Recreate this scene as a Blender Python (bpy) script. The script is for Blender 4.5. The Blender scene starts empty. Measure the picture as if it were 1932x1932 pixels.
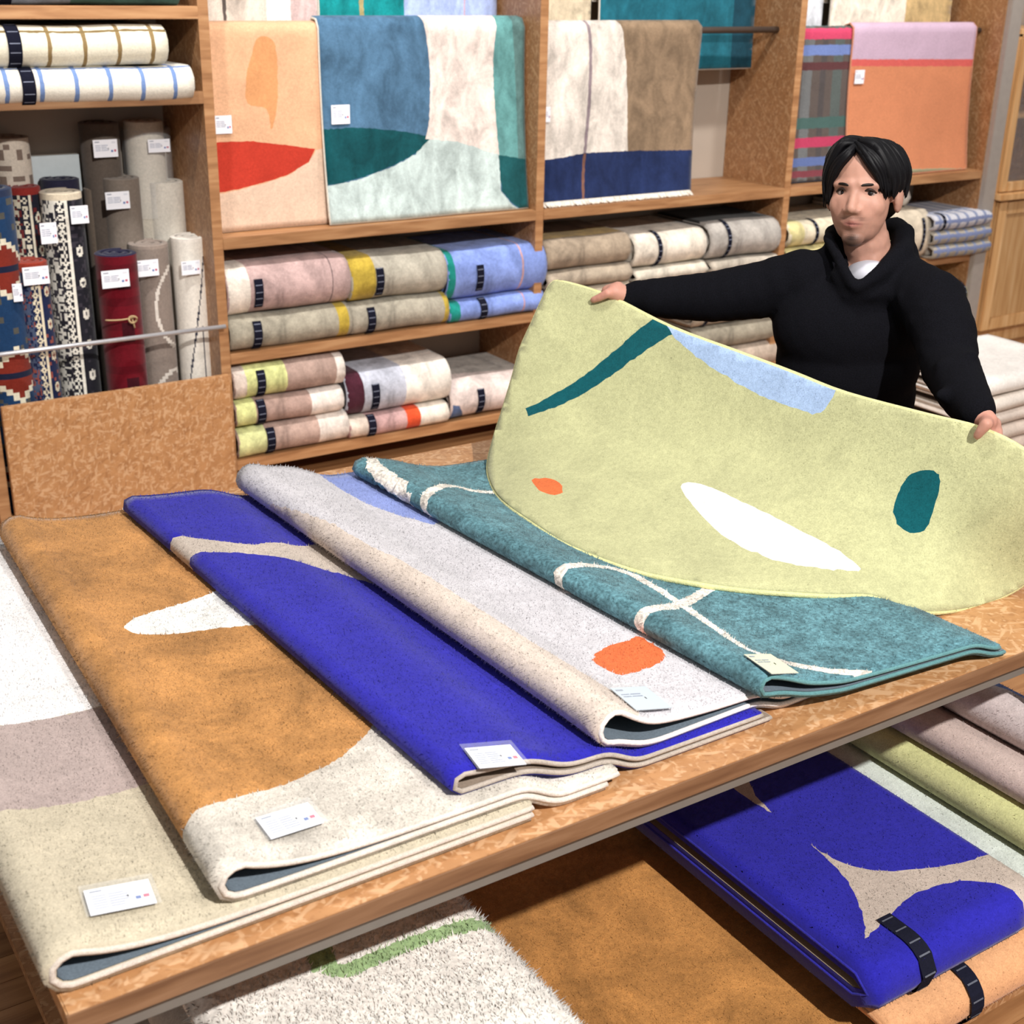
import bpy, bmesh, math, random
import numpy as np
from mathutils import Vector, Matrix, geometry

random.seed(7); rng = np.random.default_rng(7)
scene = bpy.context.scene
COL = scene.collection

# ------------------------------------------------------------------ camera
# world: X runs right along the shelving, Y towards the shelving, Z up, floor z = 0, camera above the origin
F_PX, YAW, PITCH, ROLL, CAM_H = 2498.4, 0.58246, 0.38621, 0.01981, 1.85
def cam_axes():
    cy, sy, cp, sp = math.cos(YAW), math.sin(YAW), math.cos(PITCH), math.sin(PITCH)
    f = np.array([sy*cp, cy*cp, -sp]); r = np.array([cy, -sy, 0.0]); u = np.cross(r, f)
    cr, sr = math.cos(ROLL), math.sin(ROLL)
    return cr*r+sr*u, -sr*r+cr*u, f
CR, CU, CF = cam_axes()
CAM = np.array([0, 0, CAM_H])
cam_d = bpy.data.cameras.new('camera'); cam = bpy.data.objects.new('camera', cam_d); COL.objects.link(cam)
cam_d.sensor_width = 36; cam_d.lens = F_PX/1932*36; cam_d.clip_start = 0.05
cam.matrix_world = Matrix(((CR[0], CU[0], -CF[0], 0), (CR[1], CU[1], -CF[1], 0), (CR[2], CU[2], -CF[2], CAM_H), (0, 0, 0, 1)))
cam_d.dof.use_dof = True; cam_d.dof.focus_distance = 2.45; cam_d.dof.aperture_fstop = 7.0
scene.camera = cam

# ------------------------------------------------------------------ world and lamps
w = bpy.data.worlds.new('shop_ambient'); scene.world = w; w.use_nodes = True
w.node_tree.nodes['Background'].inputs[0].default_value = (1.0, 0.975, 0.95, 1)
w.node_tree.nodes['Background'].inputs[1].default_value = 0.31
def spot(name, loc, target, power, angle, radius, col=(1, .965, .93), blend=.6):
    l = bpy.data.lights.new(name, 'SPOT'); l.energy = power; l.spot_size = math.radians(angle); l.spot_blend = blend
    l.shadow_soft_size = radius; l.color = col
    o = bpy.data.objects.new(name, l); COL.objects.link(o); o.location = loc
    o.rotation_euler = (Vector(target)-Vector(loc)).to_track_quat('-Z', 'Y').to_euler(); return o
spot('ceiling_spot_table', (0.8, -2.0, 4.4), (1.2, 1.5, 0.6), 1480, 90, .06)
spot('ceiling_spot_table', (1.5, 1.9, 3.2), (1.6, 2.1, 0.75), 95, 110, .12)
for sx in (0.9, 2.1, 3.3, 4.6, 5.7):
    spot('ceiling_spot_shelves', (sx, 3.6, 3.15), (sx+.1, 4.6, 1.2), 100, 92, .06)
spot('ceiling_spot_aisle', (3.6, 1.6, 3.2), (4.2, 2.6, 0.4), 110, 80, .08)
scene.view_settings.view_transform = 'Standard'; scene.view_settings.look = 'None'
scene.view_settings.exposure = 0.0; scene.view_settings.gamma = 1.0
scene.view_settings.use_curve_mapping = False

# ------------------------------------------------------------------ helpers
def ray(u, v): return CR*((u-966)/F_PX) - CU*((v-966)/F_PX) + CF
def at(u, v, x=None, y=None, z=None):
    d = ray(u, v)
    t = x/d[0] if x is not None else (y/d[1] if y is not None else (z-CAM_H)/d[2])
    return CAM+t*d
def dp(u, v, depth): return CAM+ray(u, v)*depth
def lin(h):
    if not isinstance(h, str): return tuple(h)
    h = h.lstrip('#'); c = [int(h[i:i+2], 16)/255 for i in (0, 2, 4)]
    return tuple(x/12.92 if x <= .04045 else ((x+.055)/1.055)**2.4 for x in c)

ORG = {}
def thing(name, label, cat, loc=(0, 0, 0), group=None, kind=None):
    o = bpy.data.objects.new(name, None); COL.objects.link(o); o.location = loc; o.empty_display_size = .05
    ORG[o.name] = np.array(loc, float); tag(o, label, cat, group, kind); return o
def tag(o, label=None, cat=None, group=None, kind=None):
    if label: o['label'] = label
    if cat: o['category'] = cat
    if group: o['group'] = group
    if kind: o['kind'] = kind
    return o
def mesh_obj(name, V, Fc, mat, parent=None, cols=None, smooth=True, uv=None):
    """V (n,3) world coordinates; Fc list of index tuples or (m,3)/(m,4) array; cols (m,3) per-face linear colour"""
    V = np.asarray(V, np.float64)
    off = ORG[parent.name] if parent is not None else np.zeros(3)
    me = bpy.data.meshes.new(name)
    if isinstance(Fc, np.ndarray):
        m, k = Fc.shape
        me.vertices.add(len(V)); me.vertices.foreach_set('co', (V-off).astype(np.float32).ravel())
        me.loops.add(m*k); me.loops.foreach_set('vertex_index', Fc.astype(np.int32).ravel())
        me.polygons.add(m); me.polygons.foreach_set('loop_start', np.arange(0, m*k, k, dtype=np.int32))
        me.update(calc_edges=True)
    else:
        me.from_pydata((V-off).tolist(), [], [list(f) for f in Fc]); me.update()
    if cols is not None:
        a = me.color_attributes.new('Col', 'FLOAT_COLOR', 'CORNER')
        cnt = np.empty(len(me.polygons), np.int32); me.polygons.foreach_get('loop_total', cnt)
        c = np.ones((len(me.loops), 4), np.float32); c[:, :3] = np.repeat(np.asarray(cols, np.float32)[:, :3], cnt, axis=0)
        a.data.foreach_set('color', c.ravel())
    me.polygons.foreach_set('use_smooth', np.full(len(me.polygons), smooth))
    if mat: me.materials.append(mat)
    me.validate()
    o = bpy.data.objects.new(name, me); COL.objects.link(o)
    if parent is not None: o.parent = parent
    ORG[o.name] = np.array(off)
    return o

# mesh accumulators -------------------------------------------------------
class MB:
    def __init__(s): s.v = []; s.f = []; s.c = []
    def add(s, V, Fs, col=(1, 1, 1)):
        n = len(s.v); s.v += [tuple(p) for p in V]; s.f += [tuple(i+n for i in f) for f in Fs]; s.c += [col]*len(Fs)
    def box(s, a, b, col=(1, 1, 1), bev=0.0):
        x0, y0, z0 = np.minimum(a, b); x1, y1, z1 = np.maximum(a, b)
        if bev <= 0:
            V = [(x0,y0,z0),(x1,y0,z0),(x1,y1,z0),(x0,y1,z0),(x0,y0,z1),(x1,y0,z1),(x1,y1,z1),(x0,y1,z1)]
            s.add(V, [(3,2,1,0),(4,5,6,7),(0,1,5,4),(1,2,6,5),(2,3,7,6),(3,0,4,7)], col); return
        bm = bmesh.new(); bmesh.ops.create_cube(bm, size=1)
        for v in bm.verts: v.co = ((x0+x1)/2+v.co.x*(x1-x0), (y0+y1)/2+v.co.y*(y1-y0), (z0+z1)/2+v.co.z*(z1-z0))
        bmesh.ops.bevel(bm, geom=bm.edges[:]+bm.verts[:], offset=bev, segments=2, affect='EDGES')
        bm.verts.index_update()
        s.add([v.co[:] for v in bm.verts], [[v.index for v in f.verts] for f in bm.faces], col); bm.free()
    def tube(s, pts, r, seg=8, col=(1, 1, 1), closed=False, caps=True):
        P = np.asarray(pts, float); n = len(P); R = np.full(n, r) if np.isscalar(r) else np.asarray(r, float)
        T = np.roll(P, -1, 0)-np.roll(P, 1, 0) if closed else np.gradient(P, axis=0)
        T /= np.linalg.norm(T, axis=1, keepdims=True)+1e-12
        up = np.array([0, 0, 1.0]) if abs(T[0][2]) < .9 else np.array([1.0, 0, 0])
        N = np.zeros_like(P); nrm = np.cross(up, T[0]); nrm /= np.linalg.norm(nrm)
        for i in range(n):
            nrm = nrm-T[i]*nrm.dot(T[i]); nrm /= np.linalg.norm(nrm)+1e-12; N[i] = nrm
        B = np.cross(T, N); ang = np.linspace(0, 2*math.pi, seg, endpoint=False)
        V = (P[:, None]+R[:, None, None]*(np.cos(ang)[None, :, None]*N[:, None]+np.sin(ang)[None, :, None]*B[:, None])).reshape(-1, 3)
        Fs = []
        for i in range(n if closed else n-1):
            j = (i+1) % n
            for k in range(seg): l = (k+1) % seg; Fs.append((i*seg+k, i*seg+l, j*seg+l, j*seg+k))
        if not closed and caps: Fs += [tuple(range(seg))[::-1], tuple((n-1)*seg+k for k in range(seg))]
        s.add(V, Fs, col)
    def build(s, name, mat, parent=None, smooth=False, coloured=False):
        return mesh_obj(name, s.v, s.f, mat, parent, cols=[lin(c) for c in s.c] if coloured else None, smooth=smooth)

def fix_normals(o):
    bm = bmesh.new(); bm.from_mesh(o.data); bmesh.ops.recalc_face_normals(bm, faces=bm.faces[:]); bm.to_mesh(o.data); bm.free()

# ------------------------------------------------------------------ materials
def new_mat(name):
    m = bpy.data.materials.new(name); m.use_nodes = True; nt = m.node_tree
    b = nt.nodes['Principled BSDF']; return m, nt, b
def nn(nt, typ, **kw):
    n = nt.nodes.new(typ)
    for k, v in kw.items():
        if k.startswith('i_'):
            key = k[2:]; n.inputs[int(key) if key.isdigit() else key.replace('_', ' ')].default_value = v
        else: setattr(n, k, v)
    return n
def ramp(nt, fac, stops):
    r = nt.nodes.new('ShaderNodeValToRGB'); e = r.color_ramp.elements
    while len(e) < len(stops): e.new(.5)
    for x, (p, c) in zip(e, stops): x.position = p; x.color = (*lin(c), 1)
    nt.links.new(fac, r.inputs[0]); return r
def math_n(nt, op, a, b):
    n = nt.nodes.new('ShaderNodeMath'); n.operation = op
    for i, x in enumerate((a, b)):
        if isinstance(x, (int, float)): n.inputs[i].default_value = x
        else: nt.links.new(x, n.inputs[i])
    return n.outputs[0]
def mixc(nt, mode, fac, a, b):
    n = nt.nodes.new('ShaderNodeMix'); n.data_type = 'RGBA'; n.blend_type = mode
    for sock, x in ((n.inputs['Factor'], fac), (n.inputs['A'], a), (n.inputs['B'], b)):
        if isinstance(x, (int, float)): sock.default_value = x
        elif isinstance(x, tuple): sock.default_value = (*x, 1)
        else: nt.links.new(x, sock)
    return n.outputs['Result']
def plain(name, col, rough=.6, metal=0, spec=.5, noise=0, scale=30):
    m, nt, b = new_mat(name); c = lin(col)
    b.inputs['Roughness'].default_value = rough; b.inputs['Metallic'].default_value = metal; b.inputs['Specular IOR Level'].default_value = spec
    tc = nn(nt, 'ShaderNodeTexCoord'); no = nn(nt, 'ShaderNodeTexNoise', i_Scale=scale, i_Detail=3.0); nt.links.new(tc.outputs['Object'], no.inputs['Vector'])
    k = max(noise, .04)
    r = ramp(nt, no.outputs['Fac'], [(.3, tuple(x*(1-k) for x in c)), (.7, tuple(min(1, x*(1+k)) for x in c))])
    nt.links.new(r.outputs[0], b.inputs['Base Color']); return m
def pile_mat(name, blotch=.16, bscale=9.0, fine=.22, fscale=420, bump=.5, stretch=(1, 1, 1), sheen=.14, bdist=.004):
    m, nt, b = new_mat(name)
    a = nn(nt, 'ShaderNodeAttribute', attribute_name='Col'); tc = nn(nt, 'ShaderNodeTexCoord')
    mp = nn(nt, 'ShaderNodeMapping'); mp.inputs['Scale'].default_value = stretch; nt.links.new(tc.outputs['Object'], mp.inputs['Vector'])
    n1 = nn(nt, 'ShaderNodeTexNoise', i_Scale=bscale, i_Detail=5.0, i_Roughness=.62, i_Distortion=.6); nt.links.new(mp.outputs[0], n1.inputs['Vector'])
    n2 = nn(nt, 'ShaderNodeTexNoise', i_Scale=fscale, i_Detail=2.0); nt.links.new(tc.outputs['Object'], n2.inputs['Vector'])
    n3 = nn(nt, 'ShaderNodeTexNoise', i_Scale=fscale*.28, i_Detail=2.0); nt.links.new(tc.outputs['Object'], n3.inputs['Vector'])
    r1 = ramp(nt, n1.outputs['Fac'], [(.32, (1-blotch*1.3,)*3), (.5, (1,)*3), (.7, (1+blotch*1.3,)*3)])
    r2 = ramp(nt, n2.outputs['Fac'], [(.3, (1-fine,)*3), (.7, (1+fine,)*3)])
    r3 = ramp(nt, n3.outputs['Fac'], [(.3, (1-fine*.6,)*3), (.7, (1+fine*.6,)*3)])
    c = mixc(nt, 'MULTIPLY', 1.0, a.outputs['Color'], r1.outputs[0])
    c = mixc(nt, 'MULTIPLY', 1.0, c, r2.outputs[0]); c = mixc(nt, 'MULTIPLY', 1.0, c, r3.outputs[0])
    nt.links.new(c, b.inputs['Base Color'])
    b.inputs['Roughness'].default_value = 1.0; b.inputs['Specular IOR Level'].default_value = .05
    b.inputs['Sheen Weight'].default_value = sheen; b.inputs['Sheen Roughness'].default_value = .5
    h = math_n(nt, 'ADD', n2.outputs['Fac'], math_n(nt, 'MULTIPLY', n3.outputs['Fac'], 1.4))
    bp = nn(nt, 'ShaderNodeBump', i_Strength=bump, i_Distance=bdist); nt.links.new(h, bp.inputs['Height'])
    nt.links.new(bp.outputs[0], b.inputs['Normal']); return m
def osb_mat(name, cols=('#845a38', '#a5774f', '#c29a72'), sc=1.0):
    """pressed wood strands lying in all directions"""
    m, nt, b = new_mat(name); tc = nn(nt, 'ShaderNodeTexCoord'); masks = []
    for k, ax in enumerate(((.1, .25, .5), (.2, -.8, 1.3), (-.3, 1.1, 2.2), (.4, -.2, -.5), (-.2, .6, 2.9), (.15, -1.3, -1.2))):
        mp = nn(nt, 'ShaderNodeMapping', vector_type='TEXTURE'); mp.inputs['Rotation'].default_value = ax; mp.inputs['Scale'].default_value = (1/(7*sc), 1/(75*sc), 1/(75*sc)); mp.inputs['Location'].default_value = (ax[2]*3, ax[0]*5, ax[1]*4)
        nt.links.new(tc.outputs['Object'], mp.inputs['Vector'])
        n = nn(nt, 'ShaderNodeTexNoise', i_Scale=1.0, i_Detail=1.0, i_Distortion=.35); nt.links.new(mp.outputs[0], n.inputs['Vector'])
        mr = nn(nt, 'ShaderNodeMapRange', i_From_Min=.60, i_From_Max=.70); nt.links.new(n.outputs['Fac'], mr.inputs['Value']); masks.append(mr.outputs[0])
    lt = masks[0]
    for q in masks[1:4]: lt = math_n(nt, 'MAXIMUM', lt, q)
    dk = math_n(nt, 'MAXIMUM', masks[4], masks[5])
    n = nn(nt, 'ShaderNodeTexNoise', i_Scale=30*sc, i_Detail=4.0); nt.links.new(tc.outputs['Object'], n.inputs['Vector'])
    r = ramp(nt, n.outputs['Fac'], [(.35, tuple(np.array(lin(cols[0]))*.4+np.array(lin(cols[1]))*.6)), (.65, cols[1])])
    c = mixc(nt, 'MIX', math_n(nt, 'MULTIPLY', dk, .6), r.outputs[0], lin(cols[0])); c = mixc(nt, 'MIX', math_n(nt, 'MULTIPLY', lt, .65), c, lin(cols[2]))
    nt.links.new(c, b.inputs['Base Color']); b.inputs['Roughness'].default_value = .42
    bp = nn(nt, 'ShaderNodeBump', i_Strength=.08, i_Distance=.002); nt.links.new(lt, bp.inputs['Height']); nt.links.new(bp.outputs[0], b.inputs['Normal'])
    return m
def wood_mat(name, cols, scale=(3, 40, 40), rough=.45):
    m, nt, b = new_mat(name); tc = nn(nt, 'ShaderNodeTexCoord'); mp = nn(nt, 'ShaderNodeMapping'); mp.inputs['Scale'].default_value = scale
    oi = nn(nt, 'ShaderNodeObjectInfo'); nt.links.new(tc.outputs['Object'], mp.inputs['Vector'])
    off = nn(nt, 'ShaderNodeVectorMath', operation='ADD'); nt.links.new(mp.outputs[0], off.inputs[0]); nt.links.new(oi.outputs['Random'], off.inputs[1])
    n = nn(nt, 'ShaderNodeTexNoise', i_Scale=1.0, i_Detail=5.0, i_Distortion=.4); nt.links.new(off.outputs[0], n.inputs['Vector'])
    r = ramp(nt, n.outputs['Fac'], [(.3, cols[0]), (.5, cols[1]), (.72, cols[2])])
    hs = nn(nt, 'ShaderNodeHueSaturation'); nt.links.new(r.outputs[0], hs.inputs['Color'])
    nt.links.new(math_n(nt, 'ADD', math_n(nt, 'MULTIPLY', oi.outputs['Random'], .35), .82), hs.inputs['Value'])
    nt.links.new(hs.outputs[0], b.inputs['Base Color']); b.inputs['Roughness'].default_value = rough
    bp = nn(nt, 'ShaderNodeBump', i_Strength=.08, i_Distance=.002); nt.links.new(n.outputs['Fac'], bp.inputs['Height']); nt.links.new(bp.outputs[0], b.inputs['Normal'])
    return m
M = dict(
    plush=pile_mat('plush_pile', .08, 8, .12, 330, .22, bdist=.002),
    plush_brown=pile_mat('plush_pile_brushed', .26, 7, .16, 330, .22, bdist=.002),
    velvet=pile_mat('silky_pile', .27, 13, .12, 260, .2, (1, 1, .55)),
    teal=pile_mat('heathered_pile', .22, 12, .38, 150, .25, bdist=.002),
    shag=pile_mat('shag_pile', .08, 30, .16, 140, .3, bdist=.004),
    weave=pile_mat('flat_weave', .05, 6, .12, 500, .3, sheen=.05, bdist=.002),
    backing=plain('rug_backing', '#67747f', .9, noise=.15, scale=300),
    back_taupe=plain('rug_backing_taupe', '#8f7f70', .9, noise=.15, scale=300),
    cord=pile_mat('edge_cord', .05, 20, .15, 600, .3),
    osb=osb_mat('particle_board'), osb_light=osb_mat('particle_board_light', ('#9a6a42', '#bc8a5c', '#d8b088')), osb_in=osb_mat('particle_board_inner', ('#7d4a22', '#a06a38', '#b98450'), .8),
    board_edge=wood_mat('board_edge', ('#735037', '#876245', '#997456'), (6, 60, 60)),
    shelf=wood_mat('shelf_wood', ('#8f6440', '#a67850', '#b98d63'), (5, 50, 50)),
    cabinet=wood_mat('cabinet_wood', ('#b98a58', '#cda06c', '#dcb585'), (40, 40, 3)),
    floor=wood_mat('floor_planks', ('#7d5433', '#9a6c45', '#b18358'), (3, 40, 40), .4),
    wall=plain('wall_paint', '#b3a698', .85, noise=.03, scale=4),
    steel=plain('grey_steel', '#77736d', .45, .2), rod=plain('brushed_rod', '#c6c6ca', .35, .5), darkrod=plain('dark_rod', '#6a5f58', .4, .6),
    post=plain('grey_post', '#a59c94', .5, .1),
    card=pile_mat('printed_card', .0, 5, .0, 50, .0, sheen=0), strap=pile_mat('strap_ribbon', .05, 30, .1, 700, .2, sheen=0),
)
m, nt, b = new_mat('clear_sleeve'); b.inputs['Roughness'].default_value = .08; b.inputs['Alpha'].default_value = .16; b.inputs['Base Color'].default_value = (.9, .93, .95, 1); M['sleeve'] = m
m, nt, b = new_mat('cabinet_glass'); b.inputs['Roughness'].default_value = .03; b.inputs['Transmission Weight'].default_value = .9; b.inputs['Base Color'].default_value = (.75, .72, .68, 1); b.inputs['Alpha'].default_value = .35; M['glass'] = m
# ------------------------------------------------------------------ cloth sheets
def in_poly(P, poly):
    P = np.asarray(P); poly = np.asarray(poly); x, y = P[:, 0], P[:, 1]; ins = np.zeros(len(P), bool)
    xa, ya = poly[:, 0], poly[:, 1]; xb, yb = np.roll(xa, -1), np.roll(ya, -1)
    for i in range(len(poly)):
        c = ((ya[i] > y) != (yb[i] > y))
        if c.any():
            xi = (xb[i]-xa[i])*(y-ya[i])/((yb[i]-ya[i]) if yb[i] != ya[i] else 1e-12)+xa[i]; ins ^= c & (x < xi)
    return ins
def resample(poly, step, closed=True):
    P = np.asarray(poly, float)
    if closed: P = np.vstack([P, P[:1]])
    d = np.r_[0, np.cumsum(np.linalg.norm(np.diff(P, axis=0), axis=1))]; out = []
    for i in range(len(P)-1):
        L = d[i+1]-d[i]; n = max(1, int(round(L/step)))
        for k in range(n): out.append(P[i]+(P[i+1]-P[i])*k/n)
    if not closed: out.append(P[-1])
    return np.array(out)
def smooth_curve(pts, n=8, closed=False):
    P = np.asarray(pts, float); m = len(P); out = []
    for i in range(m if closed else m-1):
        p0, p1, p2, p3 = (P[(i-1) % m] if closed or i > 0 else P[0]), P[i], P[(i+1) % m], (P[(i+2) % m] if closed or i+2 < m else P[-1])
        for k in range(n):
            t = k/n; out.append(.5*((2*p1)+(p2-p0)*t+(2*p0-5*p1+4*p2-p3)*t*t+(3*p1-p0-3*p2+p3)*t**3))
    if not closed: out.append(P[-1])
    return np.array(out)
def ribbon(pts, width, n=6):
    """2D stroke polygon of a polyline"""
    P = smooth_curve(pts, n); T = np.gradient(P, axis=0); T /= np.linalg.norm(T, axis=1, keepdims=True)+1e-9
    N = np.stack([-T[:, 1], T[:, 0]], 1); wd = np.full(len(P), width) if np.isscalar(width) else np.interp(np.linspace(0, 1, len(P)), np.linspace(0, 1, len(width)), width)
    return np.vstack([P+N*wd[:, None]/2, (P-N*wd[:, None]/2)[::-1]])

def sheet(parent, outline, regions, base, F, mat, tp=.012, step=.02, backing='backing', cord=None, cord_r=.004, jag=.0012,
          fibre=0, fibre_len=.0027, fibre_min=-9, fibre_w=.0011, name='pile', stepb=None, open_back=False):
    """tufted textile: CDT of a 2D layout (metres) with inlaid colour regions mapped through F(S,T)->(n,3); pile side along +normal"""
    outline = resample(outline, step); pts = [tuple(p) for p in outline]; n0 = len(pts); edges = [(i, (i+1) % n0) for i in range(n0)]
    polys = []
    for poly, c in regions:
        pr = resample(poly, min(step*.6, .012))
        if jag: pr = pr+rng.normal(0, jag, pr.shape)
        polys.append((pr, lin(c)))
        k = len(pts); pts += [tuple(p) for p in pr]; edges += [(k+i, k+(i+1) % len(pr)) for i in range(len(pr))]
    lo, hi = outline.min(0), outline.max(0)
    sx, sy = (step, step) if stepb is None else (step, stepb)
    gx = np.arange(lo[0]+sx, hi[0]-sx*.4, sx); gy = np.arange(lo[1]+sy, hi[1]-sy*.4, sy)
    G = np.stack(np.meshgrid(gx, gy), -1).reshape(-1, 2); G = G[in_poly(G, outline)]
    pts += [tuple(p) for p in G]
    r = geometry.delaunay_2d_cdt([Vector(p) for p in pts], edges, [], 0, 1e-5)
    V2 = np.array([tuple(v) for v in r[0]]); T = np.array([f for f in r[2] if len(f) == 3])
    cen = V2[T].mean(1); keep = in_poly(cen, outline); T = T[keep]; cen = cen[keep]
    a = V2[T]; ar = (a[:, 1, 0]-a[:, 0, 0])*(a[:, 2, 1]-a[:, 0, 1])-(a[:, 2, 0]-a[:, 0, 0])*(a[:, 1, 1]-a[:, 0, 1])
    T[ar < 0] = T[ar < 0][:, ::-1]
    cols = np.tile(np.array(lin(base)), (len(T), 1))
    for pr, c in polys: cols[in_poly(cen, pr)] = c
    def ev(S):
        e = 2e-3; P = F(S[:, 0], S[:, 1]); A = F(S[:, 0]+e, S[:, 1])-F(S[:, 0]-e, S[:, 1]); B = F(S[:, 0], S[:, 1]+e)-F(S[:, 0], S[:, 1]-e)
        N = np.cross(A, B); N /= np.linalg.norm(N, axis=1, keepdims=True)+1e-12; return P, N
    P, N = ev(V2); top = P+N*tp; nv = len(V2)
    # boundary skirt
    cnt = {}
    for f in T:
        for i in range(3):
            e = (int(f[i]), int(f[(i+1) % 3])); cnt[e] = 1
    bd = [e for e in cnt if (e[1], e[0]) not in cnt]
    fcol = {}
    for fi, f in enumerate(T):
        for i in range(3): fcol[(int(f[i]), int(f[(i+1) % 3]))] = fi
    sk = []; skc = []
    for (i, j) in bd: sk += [(j, i, nv+i), (j, nv+i, nv+j)]; skc += [cols[fcol[(i, j)]]]*2
    allV = np.vstack([top, P]); allT = np.vstack([T, np.array(sk)]) if sk else T
    allC = np.vstack([cols, np.array(skc)]) if sk else cols
    o = mesh_obj(name, allV, allT, mat, parent, allC)
    if backing:
        bo = mesh_obj('backing', P-N*.001, T[:, ::-1].copy(), M[backing], parent)
    if cord:
        O, ON = ev(outline); mb = MB(); mb.tube(O+ON*tp*.35, cord_r, 6, cord, closed=True)
        mb.build('edge_binding', M['cord'], parent, True, True)
    if fibre:
        a2 = np.abs(ar)/2*(cen[:, 0] > fibre_min); n = int(a2.sum()*fibre)
        idx = rng.choice(len(T), n, p=a2/a2.sum()); r1 = np.sqrt(rng.random(n)); r2 = rng.random(n)
        w0, w1, w2 = 1-r1, r1*(1-r2), r1*r2; tri = T[idx]
        bp = top[tri[:, 0]]*w0[:, None]+top[tri[:, 1]]*w1[:, None]+top[tri[:, 2]]*w2[:, None]
        bn = N[tri[:, 0]]*w0[:, None]+N[tri[:, 1]]*w1[:, None]+N[tri[:, 2]]*w2[:, None]
        dirs = rng.normal(size=(n, 3)); tg = np.cross(bn, dirs); tg /= np.linalg.norm(tg, axis=1, keepdims=True)+1e-9; t2 = np.cross(bn, tg)
        tip = bp+fibre_len*(.6+.8*rng.random(n))[:, None]*(bn*.9+rng.normal(size=(n, 3))*.5); wd = fibre_w; base_ = bp-bn*.002
        FV = np.stack([base_+tg*wd, base_-tg*wd*.5+t2*wd*.87, base_-tg*wd*.5-t2*wd*.87, tip], 1).reshape(-1, 3)
        k4 = np.arange(n)[:, None]*4; FT = np.hstack([k4+[0, 1, 3], k4+[1, 2, 3], k4+[2, 0, 3]]).reshape(-1, 3)
        FC = np.repeat(cols[idx]*(.9+.22*rng.random((n, 1))), 3, axis=0)
        fo = mesh_obj('pile_fibres', FV, FT, mat, parent, FC); fo['kind'] = 'stuff'
        fo.data.normals_split_custom_set_from_vertices(np.repeat(bn, 4, axis=0).tolist())
    return o

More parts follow.
